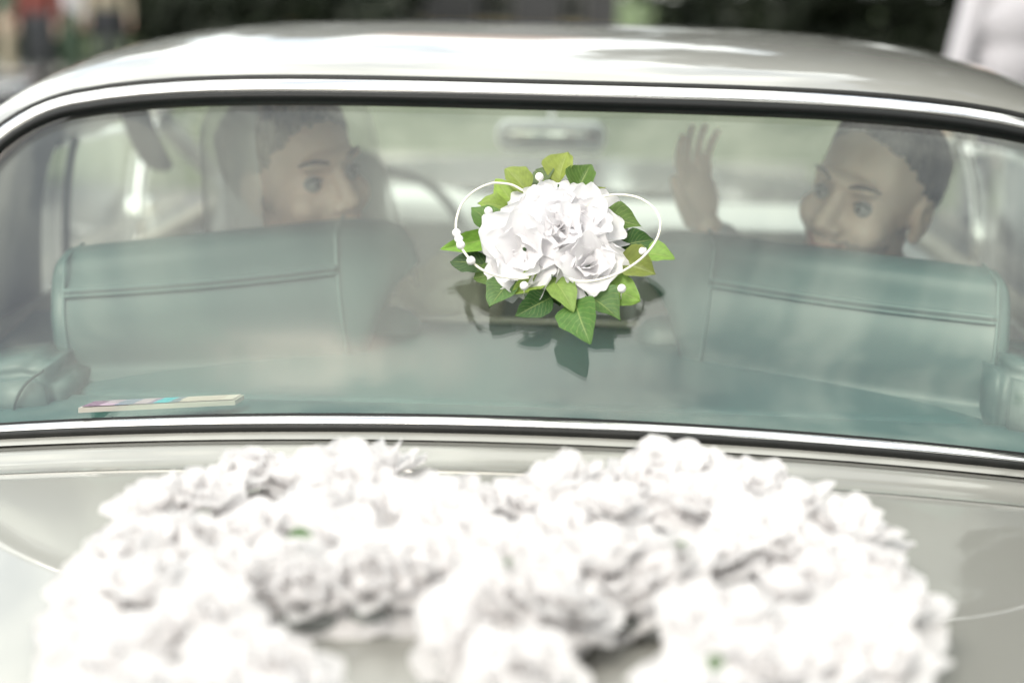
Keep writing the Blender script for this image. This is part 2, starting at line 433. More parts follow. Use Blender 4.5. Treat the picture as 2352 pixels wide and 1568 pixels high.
# ================================================================== THE CAR
ZB, W, NEXP = 0.93, 0.90, 3.7
P = pchip([-0.3, 0, 0.08, 0.16, 0.24, 0.30, 0.345, 0.40, 0.50, 0.70, 0.95, 1.2, 1.5, 1.75, 1.95, 2.35],
          [-0.1, 0, 0.090, 0.176, 0.259, 0.316, 0.346, 0.363, 0.379, 0.394, 0.402, 0.400, 0.388, 0.364, 0.27, 0.0])
def yb(x): return 0.085 * (x / 0.6) ** 2
def zb(x): return ZB - 0.05 * (x / 0.6) ** 2
def zbs(x, h): return ZB + (zb(x) - ZB) * (1 - min(1.0, max(h, 0) / 0.36))
def surf(x, s, inset=0.0):
    q = min(abs(x) / W, 1.0)
    c = max(1 - q ** NEXP, 0.0) ** (1 / NEXP)
    p = Vector((x, s + yb(x) * max(0.0, 1 - max(s, 0) / 1.75), zbs(x, P(s) * c) + P(s) * c))
    return p
def surf_n(x, s):
    e = 0.004
    a = surf(x + e, s) - surf(x - e, s); b = surf(x, s + e) - surf(x, s - e)
    return a.cross(b).normalized()
def arc(x0, s):              # side portion beyond x: param by angle so that the vertical flank is sampled well
    pass
# rear window outline in (x, s): rounded trapezium
KS = 1.45
def rounded(corners, radii, per=14, straight=26):
    out = []
    n = len(corners)
    for i in range(n):
        p0, p1, p2 = Vector(corners[i - 1]), Vector(corners[i]), Vector(corners[(i + 1) % n])
        a, b = (p0 - p1).normalized(), (p2 - p1).normalized()
        ang = a.angle(b); d = radii[i] / math.tan(ang / 2)
        c = p1 + (a + b).normalized() * (radii[i] / math.sin(ang / 2))
        s0, s1 = p1 + a * d - c, p1 + b * d - c
        tot = s0.angle(s1); sgn = 1 if s0.x * s1.y - s0.y * s1.x > 0 else -1
        a0 = math.atan2(s0.y, s0.x)
        for k in range(per + 1):
            an = a0 + sgn * tot * k / per
            out.append(c + Vector((math.cos(an), math.sin(an))) * radii[i])
        nxt_a = (p1 - p2).normalized()
        # straight run to the next corner
        p3 = Vector(corners[(i + 2) % n]); bb = (p3 - p2).normalized(); ang2 = nxt_a.angle(bb)
        e = p2 + nxt_a * (radii[(i + 1) % n] / math.tan(ang2 / 2))
        st = out[-1].copy()
        for k in range(1, straight):
            out.append(st.lerp(e, k / straight))
    return out
def outline(grow):
    # grow: metres outward, measured on the surface
    gb, gt = grow * 0.80, grow * 1.12        # the trim is slimmer along the sill
    c = [(-0.81 - grow, -gb), (0.81 + grow, -gb), (0.762 + grow, 0.307 * KS + gt), (-0.762 - grow, 0.307 * KS + gt)]
    r = [0.10 + grow, 0.10 + grow, 0.16 + grow, 0.16 + grow]
    return [(p.x, p.y / KS) for p in rounded(c, r)]

car = empty("car", (0, 0, 0))
tag(car, "pale silver-grey vintage coupe with chrome-trimmed rear window, seen from behind", "car")

# roof and body around the window: ring grid between the window opening and the outer edge
C0 = outline(0.037)
nC = len(C0)
XE = 0.876                    # drip rail
def outer_pt(x, s):
    """project an outline point outward onto the border of the roof panel (rectangle in x, s)"""
    cx, cs = 0.0, 0.15
    dx, ds = x - cx, (s - cs)
    tx = (XE if dx > 0 else -XE) / dx if abs(dx) > 1e-6 else 1e9
    ts = ((1.75 - cs) / ds if ds > 0 else (-0.034 - cs) / ds) if abs(ds) > 1e-6 else 1e9
    t = min(abs(tx), abs(ts))
    return cx + dx * t, cs + ds * t
V, F = [], []
NR = 46
for (x, s) in C0:
    ox, os_ = outer_pt(x, s)
    for j in range(NR):
        t = (j / (NR - 1)) ** 1.6
        V.append(surf(x + (ox - x) * t, s + (os_ - s) * t))
F = grid_faces(nC, NR, True)
roof = mesh_obj("roof", V, F, MATS["paint"], car)
# rear pillars: from the drip rail round to the belt line
def flank(side, s0, s1, ns, name, m, e0=0.0, x0=XE - 0.004, inset=0.0, nphi=12):
    V = []
    f0 = math.asin((x0 / W) ** (NEXP / 2))
    for i in range(ns):
        s = s0 + (s1 - s0) * i / (ns - 1)
        for j in range(nphi):
            f = f0 + (math.pi / 2 - f0) * j / (nphi - 1)
            x = W * math.sin(f) ** (2 / NEXP); z = max(math.cos(f), 0) ** (2 / NEXP)
            p = Vector((side * (x - inset), s + yb(x) * max(0, 1 - max(s, 0) / 1.75), zbs(x, P(s) * z) + (P(s) - inset) * z))
            V.append(p)
    fc = grid_faces(ns, nphi)
    return mesh_obj(name, V, fc, MATS[m], car)
for sd in (-1, 1):
    flank(sd, -0.034, 0.90, 30, "rear_pillar", "paint")
    tube("drip_rail", [surf(sd * XE, s) + Vector((sd * 0.006, 0, 0)) for s in [0.88 + 0.87 * k / 20 for k in range(21)]], 0.009, MATS["chrome"], car)
# header and windscreen pillars
for sd in (-1, 1):
    a = surf(sd * 0.865, 1.75); b = Vector((sd * 0.875, 2.36, 0.90))
    tube("windscreen_pillar", [a.lerp(b, k / 8) for k in range(9)], 0.024, MATS["paint"], car, 10)
tube("windscreen_header", [surf(-0.865 + 1.73 * k / 20, 1.75) for k in range(21)], 0.016, MATS["chrome"], car)
# windscreen and side glass
V = []
for i in range(21):
    x = -0.855 + 1.71 * i / 20
    a, b = surf(x, 1.75), Vector((x * 1.01, 2.36 + 0.10 * (1 - (x / 0.8) ** 2), 0.90))
    for j in range(9): V.append(a.lerp(b, j / 8) + Vector((0, 0.03 * math.sin(math.pi * j / 8), 0.03 * math.sin(math.pi * j / 8))))
mesh_obj("windscreen", V, grid_faces(21, 9), MATS["glass_side"], car)
def side_pt(sd, s, t):
    f0 = math.asin(((XE - 0.004) / W) ** (NEXP / 2)); f = f0 + (math.pi / 2 - f0) * t
    x = W * math.sin(f) ** (2 / NEXP); z = max(math.cos(f), 0) ** (2 / NEXP)
    return Vector((sd * (x - 0.004), s + yb(x) * max(0, 1 - s / 1.75), zbs(x, P(min(s, 1.75)) * z) + P(min(s, 1.75)) * z))
for sd in (-1, 1):
    for (s0, s1) in ((0.88, 1.07), (1.09, 2.1)):
        V = []
        for i in range(10):
            s = s0 + (s1 - s0) * i / 9
            for j in range(8): V.append(side_pt(sd, s, j / 7))
        mesh_obj("side_window", V, grid_faces(10, 8), MATS["glass_side"], car)
    # slim post between the quarter window and the door glass, and the door-glass rear frame
    tube("window_post", [side_pt(sd, 1.08, k / 8) + Vector((-sd * 0.012, 0.0, 0)) for k in range(9)], 0.0075, MATS["dark_plastic"], car)
    tube("window_post", [side_pt(sd, 1.62 + 0.07 * (1 - k / 8), k / 8) + Vector((-sd * 0.014, 0, 0)) for k in range(9)], 0.012, MATS["chrome"], car)
    tube("belt_trim", [side_pt(sd, 0.88 + 1.22 * k / 20, 1.0) + Vector((sd * 0.004, 0, 0)) for k in range(21)], 0.010, MATS["chrome"], car)
    tube("quarter_window_trim", [side_pt(sd, 0.90 - 0.07 * (k / 8), k / 8) + Vector((-sd * 0.016, 0, 0)) for k in range(9)], 0.008, MATS["ivory_plastic"], car)

# rear window pane: a solid pane 5 mm thick, so both faces reflect
G0 = outline(0.004)
V, F = [], []
NRG = 22
ctr = (0.0, 0.15)
for layer in (0, 1):
    for (x, s) in G0:
        for j in range(NRG):
            t = 0.02 + 0.98 * j / (NRG - 1)
            xx, ss = ctr[0] + (x - ctr[0]) * t, ctr[1] + (s - ctr[1]) * t
            V.append(surf(xx, ss) - surf_n(xx, ss) * (0.006 + 0.005 * layer))
    F += [f if layer == 0 else f[::-1] for f in grid_faces(nC, NRG, True, layer * nC * NRG)]
    F.append(tuple(layer * nC * NRG + i * NRG for i in range(nC))[::(-1 if layer == 0 else 1)])
for i in range(nC):
    a, b = i * NRG + NRG - 1, ((i + 1) % nC) * NRG + NRG - 1
    F.append((a, a + nC * NRG, b + nC * NRG, b))
rear_glass = mesh_obj("rear_window", V, F, MATS["glass_rear"], car)
# trims swept along the opening
def sweep_outline(name, profile, m, parent=None):
    """profile: list of (grow, height) points, closed"""
    V = []
    pr = [[(p, surf_n(*p)) for p in outline(g)] for g, _ in profile]
    npf = len(profile)
    for i in range(nC):
        for k in range(npf):
            p, n = pr[k][i]
            V.append(surf(*p) + n * profile[k][1])
    F = []
    for i in range(nC):
        for k in range(npf):
            i2, k2 = (i + 1) % nC, (k + 1) % npf
            F.append((i * npf + k, i * npf + k2, i2 * npf + k2, i2 * npf + k))
    return mesh_obj(name, V, F, MATS[m], parent or car)
def half_round(g0, g1, h, base=-0.012, n=7, flat=0.5):
    pts = [(g0, base)]
    for k in range(n):
        a = math.pi * k / (n - 1)
        pts.append(((g0 + g1) / 2 - (g1 - g0) / 2 * math.cos(a), h * math.sin(a) ** flat if 0 < k < n - 1 else 0.0))
    pts.append((g1, base))
    return pts
sweep_outline("glass_seal", half_round(-0.002, 0.0085, 0.004), "rubber")
chrome_trim = sweep_outline("window_chrome_trim", half_round(0.0087, 0.0300, 0.007, n=9, flat=0.3), "chrome")
sweep_outline("outer_seal", half_round(0.0302, 0.0420, 0.0065), "rubber_worn")

# rear deck and boot
def deck(x, y):
    d = max(yb(x) - y, 0)
    lip = 0.006 * math.exp(-((d - 0.062) / 0.016) ** 2)
    z = zb(x) - 0.017 + lip - 0.010 * min(d / 0.10, 1) - 0.020 * (max(d - 0.1, 0) / 0.6) ** 1.6
    ax = abs(x)
    if ax > 0.78: z -= 0.9 * (ax - 0.78) ** 2
    return Vector((x, y, z))
GAPD, LIDX = 0.115, 0.73
V = []
nx, ny = 61, 40
for i in range(nx):
    x = -0.915 + 1.83 * i / (nx - 1)
    for j in range(ny):
        t = j / (ny - 1)
        y0 = yb(x) - 0.024
        V.append(deck(x, y0 - (GAPD - 0.024 - 0.003) * t))
mesh_obj("rear_deck", V, grid_faces(nx, ny), MATS["paint"], car)
V = []
ny = 60
for i in range(nx):
    u = -1 + 2 * i / (nx - 1)
    x = LIDX * u
    for j in range(ny):
        t = j / (ny - 1)
        y0 = yb(x) - GAPD - 0.003
        y = y0 + (-1.02 - y0) * t
        p = deck(x, y)
        e = min((1 - abs(u)) * LIDX, y0 - y, y + 1.02)
        p.z += 0.004 * min(1, math.sqrt(max(e, 0) / 0.012)) - (0.010 if e <= 0 else 0)
        V.append(p)
mesh_obj("boot_lid", V, grid_faces(nx, ny), MATS["paint"], car)
V = []
for i in range(nx):          # gutter below the shut line
    x = LIDX * (-1 + 2 * i / (nx - 1))
    for j, (dy, dz) in enumerate(((0.004, -0.001), (0.001, -0.006), (-0.004, -0.007), (-0.010, -0.004))):
        p = deck(x, yb(x) - GAPD + dy); V.append(p + Vector((0, 0, dz)))
mesh_obj("boot_gutter", V, grid_faces(nx, 4), MATS["paint"], car)
for sd in (-1, 1):        # rear wings
    V = []
    for i in range(24):
        t = i / 23
        y_ = None
        for j in range(40):
            a = j / 39
            y = (yb(0.8) - GAPD) + (-1.04 - (yb(0.8) - GAPD)) * a
            if t < 0.45:
                x = LIDX + 0.004 + (0.905 - LIDX) * (t / 0.45)
                p = deck(sd * x, min(y, yb(x) - GAPD))
                p.y = y
            else:
                k = (t - 0.45) / 0.55
                q = deck(sd * 0.909, min(y, yb(0.909) - GAPD))
                p = Vector((sd * (0.909 + 0.045 * math.sin(math.pi * min(k * 1.15, 1) * 0.75)), y, q.z - 0.50 * k - 0.02 * math.sin(math.pi * k)))
            V.append(p)
    mesh_obj("rear_wing", V, grid_faces(24, 40), MATS["paint"], car)
    # door and front wing side
    V = []
    for i in range(40):
        y = -0.02 + 4.07 * i / 39
        for j in range(14):
            k = j / 13
            zt = 0.822 - 0.02 * max(0, (y - 2.3))
            V.append(Vector((sd * (0.897 + 0.055 * math.sin(math.pi * min(k * 1.1, 1) * 0.8)), y, zt - 0.52 * k)))
    mesh_obj("body_side", V, grid_faces(40, 14), MATS["paint"], car)
# tail panel, bumper, lamps
V = []
for i in range(31):
    x = -0.91 + 1.82 * i / 30
    for j in range(8):
        k = j / 7
        q = deck(max(-0.85, min(0.85, x)), -1.02)
        V.append(Vector((x, -1.02 - 0.06 * math.sin(k * math.pi * 0.6), q.z - 0.004 - 0.44 * k)))
mesh_obj("tail_panel", V, grid_faces(31, 8), MATS["paint"], car)
tube("rear_bumper", [Vector((0.9 * math.sin(a), -0.85 - 0.30 * math.cos(a) ** 0.5 if math.cos(a) > 0 else -0.85, 0.46)) for a in [R(-88 + 176 * k / 30) for k in range(31)]], 0.055, MATS["chrome"], car, 10)
for sd in (-1, 1):
    bevel_box("tail_lamp", (0.20, 0.05, 0.10), MATS["lamp_red"], car, (sd * 0.74, -1.08, 0.68), bev=0.02)
# bonnet, nose
V = []
for i in range(25):
    x = -0.905 + 1.81 * i / 24
    for j in range(24):
        t = j / 23
        y = 2.40 + 0.10 * (1 - (x / 0.83) ** 2) + t * 1.6
        V.append(Vector((x, y, 0.875 - 0.05 * (x / 0.83) ** 2 - 0.05 * t - 0.10 * max(0, t - 0.8) ** 1.3 * 4)))
mesh_obj("bonnet", V, grid_faces(25, 24), MATS["paint"], car)
V = []
for i in range(25):
    x = -0.88 + 1.76 * i / 24
    for j in range(6):
        V.append(Vector((x, 4.05 + 0.03 * math.sin(j / 5 * math.pi), 0.80 - 0.45 * j / 5)))
mesh_obj("nose_panel", V, grid_faces(25, 6), MATS["paint"], car)
# wheels
def wheel(parent, x, y):
    V, F = [], []
    prof = [(0.18, -0.07), (0.29, -0.085), (0.315, -0.06), (0.32, 0), (0.315, 0.06), (0.29, 0.085), (0.18, 0.07)]
    for k in range(32):
        a = 2 * math.pi * k / 32
        for r, o in prof: V.append((x + o, y + r * math.cos(a), 0.325 + r * math.sin(a)))
    w = mesh_obj("wheel", V, grid_faces(32, len(prof), True), MATS["tyre"], parent)
    V = []
    s = 1 if x > 0 else -1
    prof = [(0.19, 0.07), (0.17, 0.075), (0.12, 0.06), (0.06, 0.085), (0.002, 0.09)]
    for k in range(32):
        a = 2 * math.pi * k / 32
        for r, o in prof: V.append((x + s * o, y + r * math.cos(a), 0.325 + r * math.sin(a)))
    mesh_obj("hubcap", V, grid_faces(32, len(prof), True), MATS["chrome"], w)
for sd in (-1, 1):
    for yy in (-0.25, 2.75): wheel(car, sd * 0.80, yy)

# ------------------------------------------------------------------ interior
V = []
for i in range(41):                     # headlining: the roof skin set 35 mm inwards
    x = -0.82 + 1.64 * i / 40
    for j in range(30):
        s = 0.335 + (1.74 - 0.335) * j / 29
        p = surf(x, s); V.append(Vector((p.x, p.y, p.z - 0.028 - 0.02 * (1 if s > 0.4 else 0))))
mesh_obj("headlining", V, grid_faces(41, 30), MATS["lining"], car)
for sd in (-1, 1):
    flank(sd, 0.03, 0.88, 26, "pillar_lining", "pillar_vinyl", x0=0.775, inset=0.030, nphi=20)
ZSH = 0.895
V = []
SHELF_Y = 0.70
for i in range(41):
    x = -0.78 + 1.56 * i / 40
    for j in range(110):
        t = j / 109
        y0 = yb(x) + 0.012
        y = y0 + (SHELF_Y - y0) * t
        d = y - y0
        z = ZSH - 0.035 * (x / 0.6) ** 2 * (1 - t)
        z -= 0.014 * math.exp(-((d - 0.17) / 0.012) ** 2) - 0.006 / (1 + math.exp((d - 0.17) / 0.006))        # groove and step of the trim near the glass
        z -= 0.03 * max(0, (t - 0.95) / 0.05) ** 2
        V.append(Vector((x, y, z)))
shelf = mesh_obj("parcel_shelf", V, grid_faces(41, 110), MATS["shelf_vinyl"], car)
tube("edge_trim", [Vector((-0.3 + 0.6 * k / 12, SHELF_Y - 0.02, ZSH + 0.002)) for k in range(13)], 0.005, MATS["ivory_plastic"], shelf)

def seat_top(side):
    """upright rounded rear-seat back that stands above the parcel shelf"""
    c = empty("rear_seat_back"); c.parent = car
    # corners measured on the photograph: rear face lower/upper corners
    if side < 0:
        ob, ib, it, ot = at_z(165, 852, ZSH - 0.01), at_z(800, 826, ZSH - 0.01), (770, 532), (150, 598)
    else:
        ib, ob, it, ot = at_z(1605, 842, ZSH - 0.01), at_z(2262, 935, ZSH - 0.01), (1640, 566), (2292, 650)
    it = at_y(*it, ib.y + 0.055); ot = at_y(*ot, ob.y + 0.055)
    return c, ob, ib, it, ot
def seat_geo(side):
    c, ob, ib, it, ot = seat_top(side)
    depth = Vector((0, 0.20, -0.01))
    nu, nv = 25, 33
    # closed loop section (rear face up, rounded top, front face down), swept from the outer to the inner end
    V = []
    ends = 5
    stations = []
    for i in range(nu):
        u = i / (nu - 1)
        stations.append((u, 1.0))
    inward = (ib - ob).normalized()
    rows = []
    def section(u, shrink):
        b = ob.lerp(ib, u); t = ot.lerp(it, u)
        up = t - b
        fb = b + depth; ft = t + depth * 0.62 + Vector((0, 0, 0.0))
        poly = [b + up * (-0.12), b + up * 0.02, b + up * 0.25 + Vector((0, -0.013, 0)), b + up * 0.5 + Vector((0, -0.019, 0)), b + up * 0.72 + Vector((0, -0.012, 0)),
                t + Vector((0, -0.002, -0.018)), t + Vector((0, 0.018, 0.002)), t.lerp(ft, 0.5) + Vector((0, 0, 0.013)), ft + Vector((0, -0.01, 0.002)), ft + Vector((0, 0.012, -0.02)), ft.lerp(fb, 0.4) + Vector((0, 0.02, 0)), fb + Vector((0, 0.01, -0.02))]
        cen = sum(poly, Vector()) / len(poly)
        poly = [cen + (p - cen) * shrink for p in poly]
        return catmull(poly, 4, True)
    for (u, sh, push) in [(0, 0.5, -0.022), (0, 0.85, -0.020), (0, 0.96, -0.012), (0, 1, 0)] + [(i / 16, 1, 0) for i in range(1, 16)] + [(1, 1, 0), (1, 1.0, 0.026), (1, 0.97, 0.052), (1, 0.86, 0.074), (1, 0.60, 0.086), (1, 0.3, 0.09)]:
        sec = section(u, sh); z0 = min(p.z for p in sec); z1 = max(p.z for p in sec)
        rows.append([p + inward * (push * (0.15 + 1.05 * ((p.z - z0) / (z1 - z0)) ** 0.8) if push > 0 else push) for p in sec])
    n = len(rows[0]); Vv = [p for r in rows for p in r]
    Ff = []
    for i in range(len(rows) - 1):
        for k in range(n):
            Ff.append((i * n + k, i * n + (k + 1) % n, (i + 1) * n + (k + 1) % n, (i + 1) * n + k))
    Ff.append(tuple(range(n))); Ff.append(tuple((len(rows) - 1) * n + k for k in range(n))[::-1])
    mesh_obj("cushion", Vv, Ff, MATS["leather"], c)
    # twin piping across the rear face and down the ends
    def on_face(u, h, lift=0.0125):
        b = ob.lerp(ib, u); t = ot.lerp(it, u)
        bulge = -0.019 * math.sin(math.pi * min(max(h, 0), 1)) ** 0.9 - 0.0015
        return b + (t - b) * h + Vector((0, bulge + 0.0005, 0))
    for h, r in ((0.735, 0.0022), (0.69, 0.0018)):
        tube("piping", catmull([on_face(k / 10, h - 0.02 * math.sin(math.pi * k / 10)) for k in range(11)], 3), r * 1.7, MATS["piping"], c)
    tube("stitch_line", catmull([on_face(k / 10, 0.712 - 0.02 * math.sin(math.pi * k / 10)) + Vector((0, 0.0008, 0)) for k in range(11)], 3), 0.0042, MATS["stitch_dark"], c)
    for u in (0.0, 1.0):
        tube("piping", catmull([on_face(u, h) for h in (0.02, 0.3, 0.55, 0.75, 0.9, 0.98)] + [ot.lerp(it, u) + Vector((0, 0.02, 0.004)), ot.lerp(it, u) + Vector((0, 0.08, 0.010))], 4), 0.0024, MATS["piping"], c)
    # backrest below, towards the occupant
    m = (ob + ib) / 2
    bevel_box("backrest", (0.52, 0.12, 0.50), MATS["leather"], c, (m.x, m.y + 0.20, 0.68), (R(-12), 0, 0), bev=0.04)
    bevel_box("seat_cushion", (0.54, 0.52, 0.16), MATS["leather"], c, (m.x, m.y + 0.52, 0.42), (R(4), 0, 0), bev=0.05)
for sd in (-1, 1): seat_geo(sd)

# side bolsters beside the shelf corners
def bolster(side, pts_px, y, name="corner_bolster"):
    V = []
    base = [at_y(px, py, y) for px, py in pts_px]
    n = len(base)
    bm = bmesh.new()
    ring0 = [bm.verts.new(p) for p in base]
    bm.faces.new(ring0)
    r = bmesh.ops.extrude_face_region(bm, geom=bm.faces[:])
    vs = [e for e in r["geom"] if isinstance(e, bmesh.types.BMVert)]
    for v in vs: v.co += Vector((0, 0.16, 0.0))
    bmesh.ops.recalc_face_normals(bm, faces=bm.faces)
    bmesh.ops.bevel(bm, geom=list(bm.edges), offset=0.018, segments=4, affect='EDGES')
    b = bm_obj(name, bm, MATS["leather"], car)
    return b
b = bolster(-1, [(-120, 860), (60, 838), (125, 868), (150, 960), (150, 1010), (-120, 1010)], 0.20)
tube("piping", catmull([at_y(px, py, 0.194) for px, py in [(100, 850), (60, 880), (35, 925), (28, 985)]], 6), 0.002, MATS["stitch_dark"], b)
b = bolster(1, [(2300, 830), (2480, 880), (2480, 1060), (2275, 1060), (2285, 960)], 0.22)

# side trim panels (inside of the doors and quarters)
for sd in (-1, 1):
    V = []
    for i in range(20):
        y = 0.20 + 2.15 * i / 19
        for j in range(6):
            k = j / 5
            V.append(Vector((sd * (0.84 - 0.05 * math.sin(math.pi * k)), y, 0.845 - 0.6 * k)))
    dc = mesh_obj("door_card", V, grid_faces(20, 6), MATS["leather_grey"], car)
    tube("door_capping", [Vector((sd * 0.84, 0.2 + 2.15 * k / 19, 0.85)) for k in range(20)], 0.022, MATS["door_card"], dc)
bevel_box("floor_pan", (1.6, 3.4, 0.05), MATS["carpet"], car, (0, 1.05, 0.26), bev=0.01)
bevel_box("seat_bulkhead", (1.46, 0.04, 0.55), MATS["carpet"], car, (0, 0.70, 0.58), bev=0.01)
# front seats
def front_seat(side, headrest):
    c = empty("front_seat"); c.parent = car
    x = side * 0.40
    bevel_box("backrest", (0.50, 0.13, 0.58), MATS["leather_grey"], c, (x, 1.32, 0.66), (R(-14), 0, 0), bev=0.05, seg=4)
    bevel_box("seat_cushion", (0.52, 0.52, 0.16), MATS["leather_grey"], c, (x, 1.62, 0.40), (R(5), 0, 0), bev=0.05, seg=4)
    if headrest:
        a, b2 = at_y(470, 300, 1.30), at_y(905, 362, 1.30)
        xm = (a.x + b2.x) / 2; w = b2.x - a.x
        bevel_box("headrest", (w, 0.10, 0.30), MATS["leather_grey"], c, (xm, 1.33, b2.z - 0.14), (R(-8), 0, 0), bev=0.045, seg=5, taper=(0.86, 0.9))
        for dx in (-0.06, 0.06): tube("headrest_post", [(xm + dx, 1.33, 0.80), (xm + dx, 1.31, 0.98)], 0.006, MATS["chrome"], c)
front_seat(-1, True); front_seat(1, False)
# dashboard
V = []
for i in range(31):
    x = -0.74 + 1.48 * i / 30
    hump = 0.035 * math.exp(-((x + 0.40) / 0.20) ** 4)
    for j, (yy, zz) in enumerate([(2.42, 0.862), (2.25, 0.872), (2.08, 0.868), (2.00, 0.850), (1.985, 0.82), (2.00, 0.78), (2.03, 0.66), (2.08, 0.56)]):
        V.append(Vector((x, yy, zz + hump * (1 if j in (1, 2, 3) else 0.3))))
dash = mesh_obj("dashboard", V, grid_faces(31, 8), MATS["dash_pad"], car)
tube("dashboard_trim", [Vector((-0.72 + 1.44 * k / 20, 1.978, 0.80)) for k in range(21)], 0.009, MATS["chrome"], dash)
# steering wheel
sw = empty("steering_wheel"); sw.parent = car
sc_ = Vector((-0.40, 1.80, 0.80)); tilt = Matrix.Rotation(R(62), 4, 'X')
tube("rim", [sc_ + tilt @ Vector((0.205 * math.cos(2 * math.pi * k / 48), 0.205 * math.sin(2 * math.pi * k / 48), 0)) for k in range(48)], 0.011, MATS["dark_plastic"], sw, 10, True)
for a in (20, 160, 270):
    tube("spoke", [sc_, sc_ + tilt @ Vector((0.2 * math.cos(R(a)), 0.2 * math.sin(R(a)), 0))], 0.010, MATS["ivory_plastic"], sw)
bm = bmesh.new(); sphere_bm(bm, sc_, (0.055, 0.055, 0.03), 3, tilt); bm_obj("hub", bm, MATS["ivory_plastic"], sw)
tube("steering_column", [sc_, sc_ + Vector((0, 0.3, -0.16))], 0.03, MATS["dark_plastic"], sw)
# interior mirror
mc = at_y(1266, 313, 1.80)
mir = empty("interior_mirror"); mir.parent = car
bevel_box("housing", (0.240, 0.056, 0.068), MATS["ivory_gloss"], mir, mc, (R(1), 0, R(3)), bev=0.026, seg=7)
bevel_box("mirror_glass", (0.206, 0.004, 0.026), MATS["mirror_silver"], mir, mc + Vector((0, -0.0285, 0.0005)), (R(1), 0, R(3)), bev=0.0018, seg=3)
tube("mirror_stalk", [mc + Vector((0, 0.02, 0.02)), mc + Vector((0, 0.03, 0.10)), mc + Vector((0, 0.05, 0.17))], 0.007, MATS["chrome"], mir)
# grab strap at the left side window
gs = [at_y(px, py, 1.12) for px, py in [(300, 225), (318, 285), (345, 345), (372, 392)]]
V = []
gsc = catmull(gs, 5)
for i, p in enumerate(gsc):
    wd = 0.031 if i < len(gsc) - 3 else 0.031 * math.sqrt(max(0.05, 1 - ((i - len(gsc) + 4) / 3.2) ** 2))
    dirx = Vector((0.93, 0, -0.36)).lerp(Vector((0.85, 0, -0.5)), i / len(gsc)).normalized()
    for a in range(10):
        an = 2 * math.pi * a / 10
        V.append(p + Vector((math.cos(an) * wd * 0.9, math.sin(an) * 0.008, math.cos(an) * wd * 0.36 * 0 + 0)) )
mesh_obj("grab_strap", V, grid_faces(len(gsc), 10) + [(i * 10 + 9, (i + 1) * 10 + 9, (i + 1) * 10, i * 10) for i in range(len(gsc) - 1)] + [tuple(range(10)), tuple((len(gsc) - 1) * 10 + a for a in range(10))], MATS["pillar_vinyl"], car)
# outside mirror on the left door
om = at_y(325, 512, 2.10)
dm = empty("door_mirror"); dm.parent = car
bevel_box("mirror_housing", (0.070, 0.05, 0.125), MATS["chrome"], dm, om, (0, 0, R(-10)), bev=0.018, seg=4)
bevel_box("mirror_glass", (0.052, 0.004, 0.10), MATS["mirror_silver"], dm, om + Vector((0.0, -0.0255, 0)), (0, 0, R(-10)), bev=0.0015)
tube("mirror_arm", [om + Vector((0.0, 0.01, -0.05)), om + Vector((0.08, 0.02, -0.10))], 0.009, MATS["chrome"], dm)

# ------------------------------------------------------------------ booklet on the shelf
cs = [at_z(180, 948, 0.902), at_z(540, 930, 0.902), at_z(560, 918, 0.902), at_z(215, 934, 0.902)]
def booklet():
    e = empty("booklet", cs[0]); M = Matrix.Translation(-cs[0])
    tag(e, "thin booklet with lilac, beige and turquoise striped cover lying on the teal shelf", "booklet")
    a, b_, c_, d_ = [M @ p for p in cs]
    up = Vector((0, 0, 0.006))
    mesh_obj("pages", [a, b_, c_, d_, a + up, b_ + up, c_ + up, d_ + up], [(0, 1, 2, 3), (4, 5, 6, 7), (0, 1, 5, 4), (1, 2, 6, 5), (2, 3, 7, 6), (3, 0, 4, 7)], MATS["ivory_plastic"], e, smooth=False)
    m = bpy.data.materials.new("booklet_cover"); m.use_nodes = True
    nt = m.node_tree; bs = nt.nodes["Principled BSDF"]; uv = nt.nodes.new("ShaderNodeUVMap"); uv.uv_map = "UVMap"
    sx = nt.nodes.new("ShaderNodeSeparateXYZ"); rp = nt.nodes.new("ShaderNodeValToRGB"); rp.color_ramp.interpolation = 'CONSTANT'
    stops = [(0.0, (0.20, 0.13, 0.19)), (0.14, (0.42, 0.32, 0.40)), (0.24, (0.22, 0.25, 0.33)), (0.36, (0.45, 0.36, 0.42)), (0.46, (0.25, 0.20, 0.30)), (0.50, (0.03, 0.40, 0.48)), (0.60, (0.18, 0.22, 0.26)), (0.66, (0.52, 0.45, 0.40)), (0.95, (0.6, 0.55, 0.5))]
    while len(rp.color_ramp.elements) < len(stops): rp.color_ramp.elements.new(0.5)
    for el, (p, c) in zip(rp.color_ramp.elements, stops): el.position = p; el.color = (*c, 1)
    nz = nt.nodes.new("ShaderNodeTexNoise"); nz.inputs["Scale"].default_value = 12; nt.links.new(uv.outputs[0], nz.inputs["Vector"])
    ma = nt.nodes.new("ShaderNodeMath"); ma.operation = 'MULTIPLY_ADD'; ma.inputs[1].default_value = 0.06
    nt.links.new(nz.outputs["Fac"], ma.inputs[0])
    nt.links.new(uv.outputs[0], sx.inputs[0]); nt.links.new(sx.outputs[0], ma.inputs[2]); nt.links.new(ma.outputs[0], rp.inputs["Fac"]); nt.links.new(rp.outputs["Color"], bs.inputs["Base Color"])
    bs.inputs["Roughness"].default_value = 0.25
    up2 = Vector((0, 0, 0.0072))
    ins = lambda p: p.lerp((a + b_ + c_ + d_) / 4, 0.03) + up2
    mesh_obj("cover", [ins(a), ins(b_), ins(c_), ins(d_)], [(0, 1, 2, 3)], m, e, smooth=False, uvs=[(0, 0), (1, 0), (1, 1), (0, 1)])
booklet()

